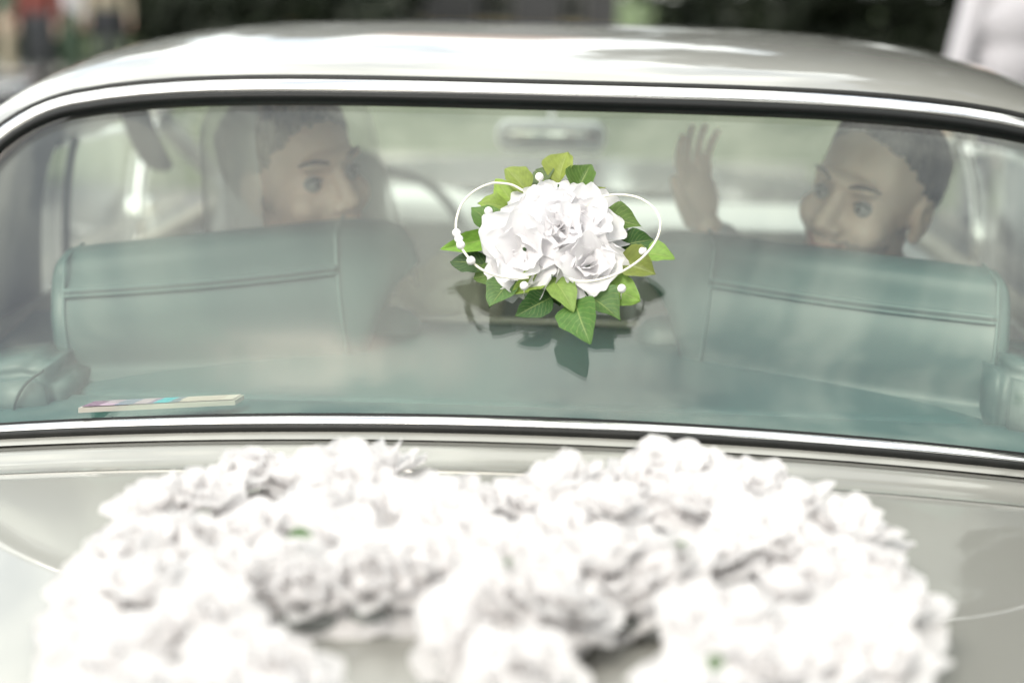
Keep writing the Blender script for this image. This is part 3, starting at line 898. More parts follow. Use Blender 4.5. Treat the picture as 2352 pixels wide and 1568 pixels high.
# cream cloth bundle seen between the seats
def cream_bundle():
    c = at_y(1035, 665, 0.86)
    bm = bmesh.new(); bmesh.ops.create_icosphere(bm, subdivisions=4, radius=1)
    for v in bm.verts:
        n = mnoise.noise(v.co * 2.2) * 0.22 + mnoise.noise(v.co * 6) * 0.06
        v.co = Vector((v.co.x * 0.085, v.co.y * 0.09, v.co.z * 0.075)) * (1 + n)
    o = bm_obj("cloth_bundle", bm, MATS["cloth_cream"]); o.location = c + Vector((0, 0, -0.02))
    bm = bmesh.new()
    tag(o, "crumpled cream cloth behind the flower decoration, between the two seat backs", "cloth")
cream_bundle()

# ================================================================== PEOPLE
_ICO = {}
def _ico(sub):
    if sub not in _ICO:
        b = bmesh.new(); bmesh.ops.create_icosphere(b, subdivisions=sub, radius=1)
        b.verts.index_update()
        _ICO[sub] = (np.array([v.co[:] for v in b.verts]), np.array([[v.index for v in f.verts] for f in b.faces])); b.free()
    return _ICO[sub]
def remesh(prims, voxel, smooth_it=6, dents=()):
    VS, FS, off = [], [], 0
    def add(c, r, sub, M=None):
        nonlocal off
        v, f = _ico(sub)
        v = v * (np.array(r) if isinstance(r, (tuple, list)) else r)
        if M is not None: v = v @ np.array(M.to_3x3()).T
        VS.append(v + np.array(c[:])); FS.append(f + off); off += len(v)
    for p in prims:
        if p[0] == 'e':
            add(Vector(p[1]), p[2], 3, p[3] if len(p) > 3 else None)
        else:
            a, b, r0, r1 = Vector(p[1]), Vector(p[2]), p[3], p[4]
            n = max(3, int((b - a).length / (min(r0, r1) * 0.45)))
            for k in range(n + 1):
                t = k / n
                add(a.lerp(b, t), r0 + (r1 - r0) * t, 2)
    me = bpy.data.meshes.new("tmp"); me.from_pydata(np.concatenate(VS).tolist(), [], np.concatenate(FS).tolist())
    o = bpy.data.objects.new("tmp", me); COL.objects.link(o)
    m = o.modifiers.new("r", 'REMESH'); m.mode = 'VOXEL'; m.voxel_size = voxel
    s = o.modifiers.new("s", 'SMOOTH'); s.factor = 0.5; s.iterations = smooth_it
    dg = bpy.context.evaluated_depsgraph_get()
    out = bpy.data.meshes.new_from_object(o.evaluated_get(dg))
    bpy.data.objects.remove(o)
    if dents:
        co = np.empty(len(out.vertices) * 3); out.vertices.foreach_get("co", co); co = co.reshape(-1, 3)
        for c, direction, depth, sig in dents:
            d2 = ((co - np.array(c[:])) ** 2).sum(1)
            co += np.array(direction[:])[None] * (depth * np.exp(-d2 / (2 * sig * sig)))[:, None]
        out.vertices.foreach_set("co", co.ravel()); out.update()
    out.polygons.foreach_set("use_smooth", [True] * len(out.polygons))
    return out
def head_frame(c, face, tilt=0.0):
    f = Vector(face).normalized()
    up = Vector((0, 0, 1)); up = (up - f * up.dot(f)).normalized()
    rt = f.cross(up)
    M = Matrix((rt, f, up)).transposed().to_4x4()
    return Matrix.Translation(c) @ M @ Matrix.Rotation(tilt, 4, 'Y')
def head_prims(M, sc=1.0):
    R3 = M.to_3x3().to_4x4()
    E = lambda c, r: ('e', M @ (Vector(c) * sc), tuple(q * sc for q in r), R3)
    Cc = lambda a, b, r0, r1: ('c', M @ (Vector(a) * sc), M @ (Vector(b) * sc), r0 * sc, r1 * sc)
    return [E((0, -.015, .027), (.074, .093, .087)), E((0, .03, -.025), (.058, .062, .085)), E((0, .045, -.075), (.044, .042, .034)), E((0, .077, -.094), (.018, .016, .016)),
            E((.036, .056, -.03), (.026, .026, .026)), E((-.036, .056, -.03), (.026, .026, .026)), E((0, .076, .026), (.048, .018, .013)),
            Cc((0, .086, .014), (0, .106, -.026), .0085, .0135), E((.012, .096, -.032), (.010, .011, .009)), E((-.012, .096, -.032), (.010, .011, .009)),
            E((0, .092, -.057), (.022, .009, .006)), E((0, .089, -.069), (.019, .009, .007)),
            E((.077, -.008, -.004), (.009, .019, .031)), E((-.077, -.008, -.004), (.009, .019, .031)), E((.074, -.004, -.03), (.008, .010, .012)), E((-.074, -.004, -.03), (.008, .010, .012)),
            Cc((0, -.022, -.06), (0, -.04, -.16), .054, .058)]
def head_dents(M, sc=1.0):
    R3 = M.to_3x3(); d = []
    for s in (-1, 1):
        for ex, dd in ((.020, .006), (.0265, .0075), (.033, .0075), (.040, .006)):
            d.append((M @ (Vector((s * ex, .087 - (ex - .02) * .25, .001)) * sc), R3 @ Vector((0, -1, 0)), dd * sc, .0066 * sc))
        d.append((M @ (Vector((s * .030, .090, .006)) * sc), R3 @ Vector((0, -1, 0)), .005 * sc, .014 * sc))
        d.append((M @ (Vector((s * .088, -.004, .002)) * sc), R3 @ Vector((-s, 0, 0)), .007 * sc, .008 * sc))
    d.append((M @ (Vector((0, .1, -.063)) * sc), R3 @ Vector((0, -1, 0)), .004 * sc, .006 * sc))
    return d
def hair_from(me, M, test, thick, seed, sc=1.0):
    """hair: the scalp region of the body surface, lifted and roughened"""
    Mi = M.inverted(); keep = {}
    V, F = [], []
    for v in me.vertices:
        l = Mi @ v.co / sc
        if l.length > 0.165: continue
        t = test(l) + 0.07 * mnoise.noise(v.co * 60) + 0.06 * mnoise.noise(v.co * 240)
        if t > 0:
            keep[v.index] = len(V)
            nn = mnoise.noise(Vector((v.co.x * 30, v.co.y * 30, v.co.z * 9)) + Vector((seed, 0, 0))) * 0.9 + mnoise.noise(Vector((v.co.x * 110, v.co.y * 110, v.co.z * 30))) * 0.45
            V.append(v.co + v.normal * thick * min(1, t * 3) * (1 + nn))
    for p in me.polygons:
        if all(i in keep for i in p.vertices): F.append([keep[i] for i in p.vertices])
    return V, F
def eye_parts(person, M, iris, sc=1.0):
    for s in (-1, 1):
        bm = bmesh.new(); sphere_bm(bm, M @ (Vector((s * .0305, .0700, .001)) * sc), .0115 * sc, 3)
        e = bm_obj("eye", bm, MATS["eye_white"], person)
        bm = bmesh.new(); sphere_bm(bm, M @ (Vector((s * .0300, .0768, .0012)) * sc), .0056 * sc, 2)
        bm_obj("iris", bm, MATS[iris], e)
        tube("eyelash", [M @ (Vector((s * (.021 + .021 * k / 5), .0835 - .006 * (k / 5 - .4) ** 2 * 4, .005 + .005 * math.sin(math.pi * k / 5))) * sc) for k in range(6)], .0012 * sc, MATS["lash"], person, 5)
        tube("eyebrow", [M @ (Vector((s * (.014 + .036 * k / 6), .0915 - .017 * (k / 6) ** 2, .0265 + .006 * math.sin(k / 6 * 2.6))) * sc) for k in range(7)], [.0018 * sc, .0026 * sc, .003 * sc, .003 * sc, .0027 * sc, .002 * sc, .001 * sc], MATS["brow"], person, 6)
def smile(person, M, sc=1.0):
    arc_ = lambda z0, lift, w, yy: [M @ (Vector((w * (k / 5 - 1), yy - .022 * (k / 5 - 1) ** 2, z0 + lift * (k / 5 - 1) ** 2)) * sc) for k in range(11)]
    tube("upper_lip", arc_(-.0575, .010, .027, .1025), [.001, .0022, .003, .0036, .0038, .0034, .0038, .0036, .003, .0022, .001], MATS["lip"], person, 6)
    tube("teeth", arc_(-.0625, .012, .021, .0995), .0028, MATS["teeth"], person, 6)
    tube("lower_lip", arc_(-.0685, .016, .024, .1005), [.001, .002, .003, .004, .0044, .0045, .0044, .004, .003, .002, .001], MATS["lip"], person, 6)
mat("eye_white", (0.36, 0.34, 0.33), rough=0.15)
mat("iris_dark", (0.04, 0.027, 0.02), rough=0.3)
def hand_prims(wrist, direction, palm_n, sc=1.0, side=1, spread=4.0, curl=0.15):
    f = Vector(direction).normalized(); n = Vector(palm_n); n = (n - f * n.dot(f)).normalized(); l = f.cross(n) * side
    M = Matrix((l, n, f)).transposed().to_4x4(); M.translation = Vector(wrist)
    out = [('e', M @ Vector((0, 0, .045 * sc)), (.040 * sc, .015 * sc, .050 * sc), M.to_3x3().to_4x4())]
    for i, (x, L) in enumerate(((-.031, .062), (-.0105, .076), (.0105, .082), (.031, .073))):
        a = R((x / .031) * spread * 2)
        p0 = Vector((x * .9, 0, .080)) ; d = Vector((math.sin(a), 0, math.cos(a)))
        p1 = p0 + d * L * .45 + Vector((0, -curl * .012, 0)); p2 = p1 + d * L * .32 + Vector((0, -curl * .04, 0)); p3 = p2 + d * L * .25 + Vector((0, -curl * .05, 0))
        pts = [M @ (q * sc) for q in (p0, p1, p2, p3)]
        for q0, q1, r0, r1 in zip(pts, pts[1:], (.0084, .0078, .0072), (.0078, .0072, .0062)): out.append(('c', q0, q1, r0 * sc, r1 * sc))
    t = [Vector((.030, 0, .018)), Vector((.052, -.010, .048)), Vector((.062, -.016, .074)), Vector((.066, -.018, .094))]
    t = [M @ (q * sc) for q in t]
    for q0, q1, r0, r1 in zip(t, t[1:], (.014, .011, .0092), (.011, .0092, .0078)): out.append(('c', q0, q1, r0 * sc, r1 * sc))
    return out

def seated(name, label, head_c, face, tilt, skin, hair, hair_test, hair_t, cloth, torso_x, torso_y, arm=None, other_lap=True, face_hair=None, hs=1.0):
    person = empty(name, (torso_x, torso_y + 0.1, 0.5)); off = Matrix.Translation(-Vector(person.location))
    tag(person, label, "person")
    M = off @ head_frame(head_c, face, tilt)
    hc = off @ Vector(head_c)
    ch = off @ Vector((torso_x, torso_y, 0.80)); pel = off @ Vector((torso_x, torso_y + 0.06, 0.54))
    sh = [ch + Vector((s * 0.165, 0.0, 0.03)) for s in (-1, 1)]
    prims = head_prims(M, hs)
    neckb = ch + Vector((0, -0.005, 0.075))
    prims += [('c', M @ Vector((0, -.03 * hs, -.09 * hs)), neckb, .055 * hs, .062)]
    torso = [('e', ch, (.165, .105, .135)), ('e', (ch + pel) / 2, (.15, .10, .14)), ('e', pel, (.165, .125, .10)), ('c', sh[0], sh[1], .062, .062)]
    prims += torso
    sleeves = list(torso); hands = []
    for s, p in zip((-1, 1), sh):
        knee = pel + Vector((s * 0.11, 0.40, 0.03)); foot = knee + Vector((0, 0.10, -0.24))
        prims += [('c', pel + Vector((s * .08, .02, -.02)), knee, .075, .055), ('c', knee, foot, .05, .042)]
        sleeves += [('c', pel + Vector((s * .08, .02, -.02)), knee, .075, .055)]
        if arm and arm["side"] == s:
            el, wr = off @ Vector(arm["elbow"]), off @ Vector(arm["wrist"])
            prims += [('c', p, el, .050, .040), ('c', el, wr, .038, .026)]
            cut = el.lerp(wr, arm["cuff"])
            sleeves += [('c', p, el, .050, .042), ('c', el, cut, .041, .036)]
            prims += hand_prims(wr, arm["dir"], arm["palm"], 1.0, arm.get("hs", 1), arm.get("spread", 4), arm.get("curl", .15))
        else:
            el = p + Vector((s * .05, .10, -.24)); wr = knee + Vector((-s * .02, -.08, .09))
            prims += [('c', p, el, .050, .040), ('c', el, wr, .038, .026)] + hand_prims(wr, (0, 1, -.15), (0, 0, 1), 1.0, s)
            sleeves += [('c', p, el, .050, .042), ('c', el, el.lerp(wr, .85), .041, .034)]
    me = remesh(prims, 0.004, 5, head_dents(M, hs))
    link("body", me, MATS[skin], person)
    infl = [(q[0], q[1], tuple(r + .012 for r in q[2]), *q[3:]) if q[0] == 'e' else (q[0], q[1], q[2], q[3] + .011, q[4] + .011) for q in sleeves]
    sm = remesh(infl, 0.008, 4)
    link("clothing", sm, MATS[cloth], person)
    V, F = hair_from(me, M, hair_test, hair_t, 3.0, hs)
    mesh_obj("hair", V, F, MATS[hair], person)
    if face_hair:
        V, F = hair_from(me, M, face_hair, 0.0016, 5.0, hs); mesh_obj("stubble", V, F, MATS["stubble"], person)
    eye_parts(person, M, "iris_dark", hs)
    smile(person, M, hs)
    person["m"] = 0; del person["m"]
    return person, M

bride_c = at_y(690, 398, 0.72)
bride, BM = seated("person", "person in a pale bridal veil on the left, looking back over the shoulder", bride_c, (0.70, -0.71, 0.0), R(12), "skin", "hair_brown",
       lambda l: (0.0 + l.z * 0.9 - l.y * 1.0 if l.z > -0.06 else -1) * 8 if not (abs(l.x) > 0.068 and -0.03 < l.y < 0.016 and -0.04 < l.z < 0.02) else -1, 0.012, "dress_white", -0.42, 0.84, hs=1.14)
# hair knot and veil
bm = bmesh.new(); sphere_bm(bm, BM @ Vector((0, -.13, .04)), (.055, .045, .05), 4, BM.to_3x3().to_4x4())
for v in bm.verts: v.co += v.normal * 0.006 * mnoise.noise(v.co * 70)
bm_obj("hair_knot", bm, MATS["hair_brown"], bride)
V = []
nph, nvv = 41, 26
for i in range(nph):
    ph = R(-118 + 236 * i / (nph - 1))
    for j in range(nvv):
        t = j / (nvv - 1)
        if t < 0.4:
            a = t / 0.4 * math.pi / 2; r = .118 * math.sin(a) ** .9; z = .045 + .085 * math.cos(a)
        else:
            k = (t - 0.4) / 0.6; r = .118 + .035 * k; z = .045 - .30 * k
        r *= 1 + .07 * min(1, t * 1.5) * math.sin(11 * ph + 2.0 * t) + .02 * math.sin(23 * ph)
        q = Vector((math.sin(ph) * r * .92, -math.cos(ph) * r * 1.15 - .012, z))
        if z < 0.0 and abs(ph) > R(95): q.x *= 1.05
        V.append(BM @ (q * 1.14))
mesh_obj("veil", V, grid_faces(nph, nvv), MATS["veil_tulle"], bride)
wom_c = at_y(2000, 446, 0.70)
wr = at_y(1622, 520, 0.84)
seated("person", "short-haired person on the right looking back and waving a raised hand", wom_c, (-0.64, -0.77, -0.04), R(-16), "skin_tan", "hair_dark",
       lambda l: (-0.022 + l.z * 0.9 - l.y * 1.0 if l.z > -0.10 else -1) * 8 if not (abs(l.x) > 0.068 and -0.03 < l.y < 0.016 and -0.04 < l.z < 0.02) else -1, 0.008, "cloth_white", 0.53, 0.80,
       arm=dict(side=-1, elbow=(0.34, 0.90, 0.84), wrist=wr, cuff=0.80, dir=(-0.27, -0.02, 1), palm=(-0.70, 0.70, 0), hs=1, spread=5, curl=0.3), hs=1.14,
       face_hair=lambda l: (-0.042 - l.z - 0.3 * max(0, 0.03 - l.y)) * 25 if (l.y > 0.0 and l.z > -0.112 and not (abs(l.x) < 0.027 and -0.076 < l.z < -0.051)) else -1)

def standing(name, label, loc, rotz, height, top, legs, hair, skin="skin", group=None, arm_out=0.06):
    person = empty(name, loc); person.rotation_euler = (0, 0, rotz)
    tag(person, label, "person", group)
    h = height / 1.75
    V3 = lambda x, y, z: Vector((x * h, y * h, z * h))
    M = head_frame(V3(0, 0.03, 1.63), (0, 1, 0)) 
    prims = head_prims(M, h)
    torso = [('e', V3(0, 0, 1.30), (.165 * h, .105 * h, .16 * h)), ('e', V3(0, 0, 1.12), (.145 * h, .10 * h, .16 * h)), ('e', V3(0, 0, .95), (.16 * h, .11 * h, .11 * h)), ('c', V3(-.16, 0, 1.41), V3(.16, 0, 1.41), .058 * h, .058 * h)]
    prims += torso + [('c', V3(0, -.02, 1.58), V3(0, -.01, 1.42), .055 * h, .06 * h)]
    sl, tr = list(torso[:2]) + [torso[3]], [torso[2]]
    shoes = []
    for s in (-1, 1):
        el = V3(s * (.20 + arm_out), -.03, 1.13); wr = V3(s * (.21 + arm_out), .06, .89)
        prims += [('c', V3(s * .18, 0, 1.41), el, .05 * h, .04 * h), ('c', el, wr, .038 * h, .026 * h)] + hand_prims(wr, (0, .15, -1), (s, 0, 0), h, s)
        sl += [('c', V3(s * .18, 0, 1.41), el, .05 * h, .042 * h), ('c', el, el.lerp(wr, .8), .04 * h, .034 * h)]
        kn, an = V3(s * .10, .02, .50), V3(s * .11, -.02, .09)
        prims += [('c', V3(s * .09, 0, .90), kn, .082 * h, .055 * h), ('c', kn, an, .053 * h, .038 * h), ('c', V3(s * .11, -.03, .05), V3(s * .12, .13, .035), .035 * h, .03 * h)]
        tr += [('c', V3(s * .09, 0, .90), kn, .088 * h, .066 * h), ('c', kn, an, .064 * h, .055 * h)]
        shoes += [('c', V3(s * .11, -.03, .05), V3(s * .12, .13, .04), .042 * h, .036 * h)]
    infl = lambda L, d: [(q[0], q[1], tuple(r + d for r in q[2]), *q[3:]) if q[0] == 'e' else (q[0], q[1], q[2], q[3] + d, q[4] + d) for q in L]
    me = remesh(prims, 0.009, 3, head_dents(M, h))
    link("body", me, MATS[skin], person)
    link("shirt", remesh(infl(sl, .016), 0.012, 4), MATS[top], person)
    link("trousers", remesh(infl(tr, .010), 0.012, 4), MATS[legs], person)
    link("shoes", remesh(shoes, 0.009, 2), MATS["shoe"], person)
    Vh, Fh = hair_from(me, M, lambda l: (0.02 + l.z * 0.9 - l.y * 0.8 if l.z > -0.07 else -1) * 8, 0.010, 2.0, h)
    mesh_obj("hair", Vh, Fh, MATS[hair], person)
    eye_parts(person, M, "iris_dark", h)
    return person
# bystander in white, ahead of the car's right side
pw = at_y(2262, 90, 5.6)
standing("person", "person in a loose white shirt standing beyond the car roof on the right", (pw.x + 0.12, 5.6, 0), R(8), 1.74, "cloth_white", "denim", "hair_dark", arm_out=0.05)
for px, y, lab, top, legs, hr, ht, rz in ((92, 17.0, "far pedestrian in a red top above the roof's left end", "cloth_red", "denim", "hair_dark", 1.66, 170),
                               (250, 19.0, "far pedestrian in a cream top beside the dark shrubs", "cloth_beige", "cloth_dark", "hair_dark", 1.72, 200),
                               (165, 20.2, "far pedestrian in a white top between the red and cream ones", "cloth_white", "cloth_green", "hair_grey", 1.62, 150),
                               (20, 18.5, "far pedestrian in a green top at the picture's left edge", "cloth_green", "cloth_beige", "hair_dark", 1.7, 120)):
    p = at_y(px, 100, y)
    standing("person", lab, (p.x, y, 0.004), R(rz), ht, top, legs, hr, group="pedestrians across the plaza")

# ================================================================== FLOWERS
def petal_geo(L, Wd, cup, curl, ruf, seed, nu=9, nv=9, scal=0.06, round_=0.62):
    rnd = random.Random(seed); ph = [rnd.uniform(0, 6.28) for _ in range(6)]
    V = []
    for i in range(nu):
        u = -1 + 2 * i / (nu - 1)
        for j in range(nv):
            v = j / (nv - 1)
            w = Wd * 0.5 * (math.sin(math.pi * (0.10 + 0.72 * v)) ** round_)
            edge = 1 - 0.36 * abs(u) ** 3 * v + scal * v * (math.sin(4.2 * u + ph[0]) + 0.6 * math.sin(9 * u + ph[1]))
            y = L * v * edge
            x = u * w * (1 + 0.05 * math.sin(7 * v + ph[2]))
            z = cup * (u * u) * (0.3 + 0.7 * v) * Wd + curl * L * v * v + ruf * L * (v ** 2.2) * (math.sin(3.6 * u + ph[3]) + 0.55 * math.sin(8.3 * u + 2 * v + ph[4])) + 0.25 * ruf * L * math.sin(6 * v + ph[5]) * u
            V.append(Vector((x, y, z)))
    return V, grid_faces(nu, nv)
def place(V, M, acc):
    Vs, Fs = acc
    o = len(Vs)
    Vs.extend(M @ v for v in V[0]); Fs.extend(tuple(i + o for i in f) for f in V[1])
def petal_matrix(az, tilt, r, h):
    return Matrix.Rotation(az, 4, 'Z') @ Matrix.Translation((0, r, h)) @ Matrix.Rotation(tilt, 4, 'X')
def rose_mesh(seed, rings, name, spiral=False):
    rnd = random.Random(seed); acc = ([], [])
    for (n, r, tl, L, Wd, cup, curl, ruf, h) in rings:
        a0 = rnd.uniform(0, 6.28)
        for k in range(n):
            g = petal_geo(L * rnd.uniform(.88, 1.12), Wd * rnd.uniform(.9, 1.1), cup, curl * rnd.uniform(.7, 1.3), 0.5 * ruf * rnd.uniform(.6, 1.3), rnd.random(), 9, 9, scal=0.035)
            place(g, petal_matrix(a0 + 2 * math.pi * k / n + rnd.uniform(-.2, .2), R(tl + rnd.uniform(-8, 8)), r, h + rnd.uniform(-.003, .003)), acc)
    if spiral:
        Vs = []; ns = 46; nh = 5
        for k in range(ns):
            t = k / (ns - 1); a = t * 4.4 * math.pi; r = .0025 + .0135 * t
            for q in range(nh):
                h = q / (nh - 1)
                Vs.append(Vector(((r + .002 * h * t) * math.cos(a), (r + .002 * h * t) * math.sin(a), .012 + h * (.030 - .008 * t) + .0012 * math.sin(3 * a) * h)))
        place((Vs, grid_faces(ns, nh)), Matrix.Identity(4), acc)
    me = bpy.data.meshes.new(name); me.from_pydata([tuple(v) for v in acc[0]], [], acc[1])
    me.polygons.foreach_set("use_smooth", [True] * len(me.polygons)); me.materials.append(MATS["petal_rose"])
    return me
rose_types = [
    rose_mesh(1, [(5, .010, 4, .048, .066, .06, -.08, .05, .012), (5, .009, 28, .042, .060, .14, -.03, .05, .016), (4, .007, 54, .034, .050, .26, .04, .04, .018), (3, .004, 76, .028, .040, .45, .14, .02, .020)], "rose_open", True),
    rose_mesh(2, [(5, .014, 12, .042, .060, .10, -.16, .04, .010), (5, .012, 46, .036, .052, .32, .0, .02, .012), (4, .009, 68, .031, .044, .48, .12, .015, .014), (3, .005, 82, .028, .032, .6, .18, .01, .016)], "rose_tight", True),
    rose_mesh(3, [(6, .010, 2, .050, .064, .02, .05, .09, .010), (5, .009, 24, .045, .060, .05, .0, .10, .014), (5, .007, 48, .038, .050, .10, .0, .09, .018), (4, .004, 70, .031, .042, .18, .0, .07, .020)], "rose_ruffled"),
    rose_mesh(4, [(6, .012, -2, .052, .066, .04, .02, .07, .010), (5, .010, 20, .046, .062, .07, .06, .08, .014), (4, .008, 46, .038, .052, .14, .02, .07, .018), (3, .003, 68, .032, .044, .24, .0, .05, .020)], "rose_loose")]

def silk_leaf(name, base, tip, width, normal, col, parent, bend=0.10, fold=0.12, seed=0, wav=0.03, inv=None):
    """a leaf from base to tip; width in metres; lies across `normal`"""
    rnd = random.Random(seed)
    b, t = Vector(base), Vector(tip); ax = t - b; L = ax.length; ax.normalize()
    n = Vector(normal); n = (n - ax * n.dot(ax)).normalized(); sd = ax.cross(n)
    nu, nv = 9, 13; V, uv = [], []
    ph = rnd.uniform(0, 6.28); pe = rnd.uniform(.68, .95); pw_ = rnd.uniform(.75, 1.05)
    for i in range(nu):
        u = -1 + 2 * i / (nu - 1)
        for j in range(nv):
            v = j / (nv - 1)
            prof = (math.sin(math.pi * min(1, v ** pe)) ** pw_) * (1 - 0.15 * v) * (1 + 0.05 * math.sin(19 * v + ph + (1.5 if u > 0 else 0)))
            if v > 0.97: prof *= 0.5
            w = width * 0.5 * max(prof, 0.015)
            h = fold * abs(u) * w * 2 + bend * L * math.sin(math.pi * v) * 0.5 + wav * L * math.sin(7 * v + ph + 2 * u) * abs(u) * 0.5
            V.append(b + ax * (L * v + 0.004 * math.sin(14 * v + ph) * abs(u) ** 3 * 0.2) + sd * u * w + n * h)
            uv.append((0.5 + 0.5 * u, v))
    if inv is not None: V = [inv @ q for q in V]
    o = mesh_obj(name, V, grid_faces(nu, nv), MATS["silk_leaf"], parent, uvs=uv)
    o.color = (*col, 1)
    return o

# ---- heart of roses on the boot lid
ZT = 0.895
heart_px = [
 # left lobe
 (560, 1090), (670, 1100), (785, 1092), (880, 1095), (965, 1165), (450, 1130), (350, 1160), (590, 1175), (720, 1175), (845, 1180), (1035, 1162),
 (275, 1215), (400, 1245), (520, 1260), (640, 1255), (775, 1250), (930, 1240), (1040, 1245),
 (210, 1310), (330, 1335), (460, 1350), (705, 1288), (850, 1318), (985, 1312),
 (185, 1420), (310, 1440), (440, 1450), (540, 1460),
 (185, 1540), (330, 1550), (480, 1555), (620, 1540), (665, 1585), (785, 1690),
 (240, 1650), (400, 1660), (560, 1660), (720, 1660), (900, 1720),
 # right lobe
 (1118, 1172), (1208, 1155), (1310, 1150), (1430, 1145), (1540, 1135), (1650, 1140), (1755, 1125), (1850, 1150), (1400, 1200), (1520, 1195), (1640, 1205), (1760, 1215), (1880, 1235), (1960, 1225),
 (1160, 1270), (1290, 1220), (1300, 1310), (1430, 1290), (1550, 1290), (1680, 1300), (1810, 1310), (1930, 1320), (2020, 1290), (1120, 1370), (1240, 1375), (1380, 1325), (1490, 1312),
 (1650, 1392), (1740, 1400), (1870, 1410), (1990, 1400), (2085, 1375), (1670, 1490), (1710, 1500), (1840, 1510), (1970, 1500), (2070, 1480), (1080, 1425), (1200, 1470), (1270, 1368),
 (1590, 1600), (1620, 1590), (1760, 1610), (1900, 1610), (2040, 1590), (1490, 1705), (1540, 1690), (1700, 1700), (1860, 1700)]
hw = empty("flower_heart", at_z(1140, 1420, ZT - 0.01))
tag(hw, "large heart of massed white artificial roses lying on the boot lid", "flower heart")
hoff = -Vector(hw.location)
rr = random.Random(11)
heart_ids = []
for i, (px, py) in enumerate(heart_px):
    special = (px, py) in ((705, 1288), (850, 1318), (1200, 1470))
    px = 1140 + (px - 1140) * 0.975
    hgt = 0.040 + rr.uniform(-0.008, 0.014)
    p = at_z(px, py, ZT + hgt)
    dk = deck(p.x, min(p.y, yb(p.x)))
    z = dk.z + 0.024 + rr.uniform(-0.006, 0.012)
    k = rr.choice([0, 2, 3, 1, 3, 0, 1])
    if special: k = 1
    o = link("rose", rose_types[k], None, hw)
    # face up, leaning outwards from the row and towards the rear
    if special: tx, ty = R(42), 0
    else: tx, ty = R(rr.uniform(-6, 34)), R(rr.uniform(-24, 24))
    sc = rr.uniform(0.76, 0.94)
    o.matrix_local = Matrix.Translation(hoff + Vector((p.x, p.y, z))) @ Matrix.Rotation(ty, 4, 'Y') @ Matrix.Rotation(tx, 4, 'X') @ Matrix.Rotation(rr.uniform(0, 6.28), 4, 'Z') @ Matrix.Diagonal((sc, sc, sc, 1))
    if i % 1 == 0:
        heart_ids.append(p)
for px, py, dx, dy in ((690, 1222, 60, 10), (1645, 1530, 30, -26), (1560, 1245, 24, 10), (1160, 1285, 18, 12)):
    a = at_z(px - dx / 2, py + 6, ZT + 0.062); b_ = at_z(px + dx / 2, py + dy, ZT + 0.070)
    silk_leaf("leaf", a + hoff, b_ + hoff, 0.014, (0, -0.5, 0.8), (0.05, 0.12, 0.03), hw, seed=px)
# foam backing pads under the roses
bm = bmesh.new()
for p in heart_ids:
    dk = deck(p.x, min(p.y, yb(p.x)))
    sphere_bm(bm, Vector((p.x, p.y, dk.z + 0.012)) + hoff, (0.034, 0.034, 0.012), 2)
bo = bm_obj("backing", bm, MATS["foam"], hw); bo["kind"] = "stuff"

# ---- small flower arrangement on the rear window
def cpx(cx, cy): return ((1000 + cx / 2.7514) * 0.9408, (330 + cy / 2.7514) * 0.9408)
# glass point under the arrangement
def hit_glass(px, py):
    d = ray(px, py); best = None
    lo = 1.2
    t = lo
    while t < 3:
        p = CAM_LOC + d * t
        s = p.y - yb(p.x)
        for _ in range(6): s = p.y - yb(p.x) * max(0, 1 - max(s, 0) / 1.75)
        if p.z <= surf(p.x, s).z: return p, s
        t += 0.002
WP, WS = hit_glass(*cpx(960, 720))
WN = surf_n(WP.x, WS)
WU = (Vector((0, 1, 0)) - WN * WN.y).normalized()
WR = WU.cross(WN)
cam_d.dof.focus_distance = (WP + WN * 0.03 - CAM_LOC).dot(CAM_M.to_3x3() @ Vector((0, 0, -1)))
fl = empty("flower_arrangement", WP + WN * 0.0)
tag(fl, "small white silk flower with green leaves and pearl cord on the rear window", "flower arrangement")
fi = Matrix.Translation(-WP)
def wpt(cx, cy, h):
    return at_plane(*cpx(cx, cy), WP + WN * h, WN) - WP
PXM = None
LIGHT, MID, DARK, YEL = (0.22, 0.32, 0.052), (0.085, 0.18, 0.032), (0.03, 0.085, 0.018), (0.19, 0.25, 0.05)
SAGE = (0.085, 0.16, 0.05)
mpp = 0.0001865                # metres per crop pixel at the window
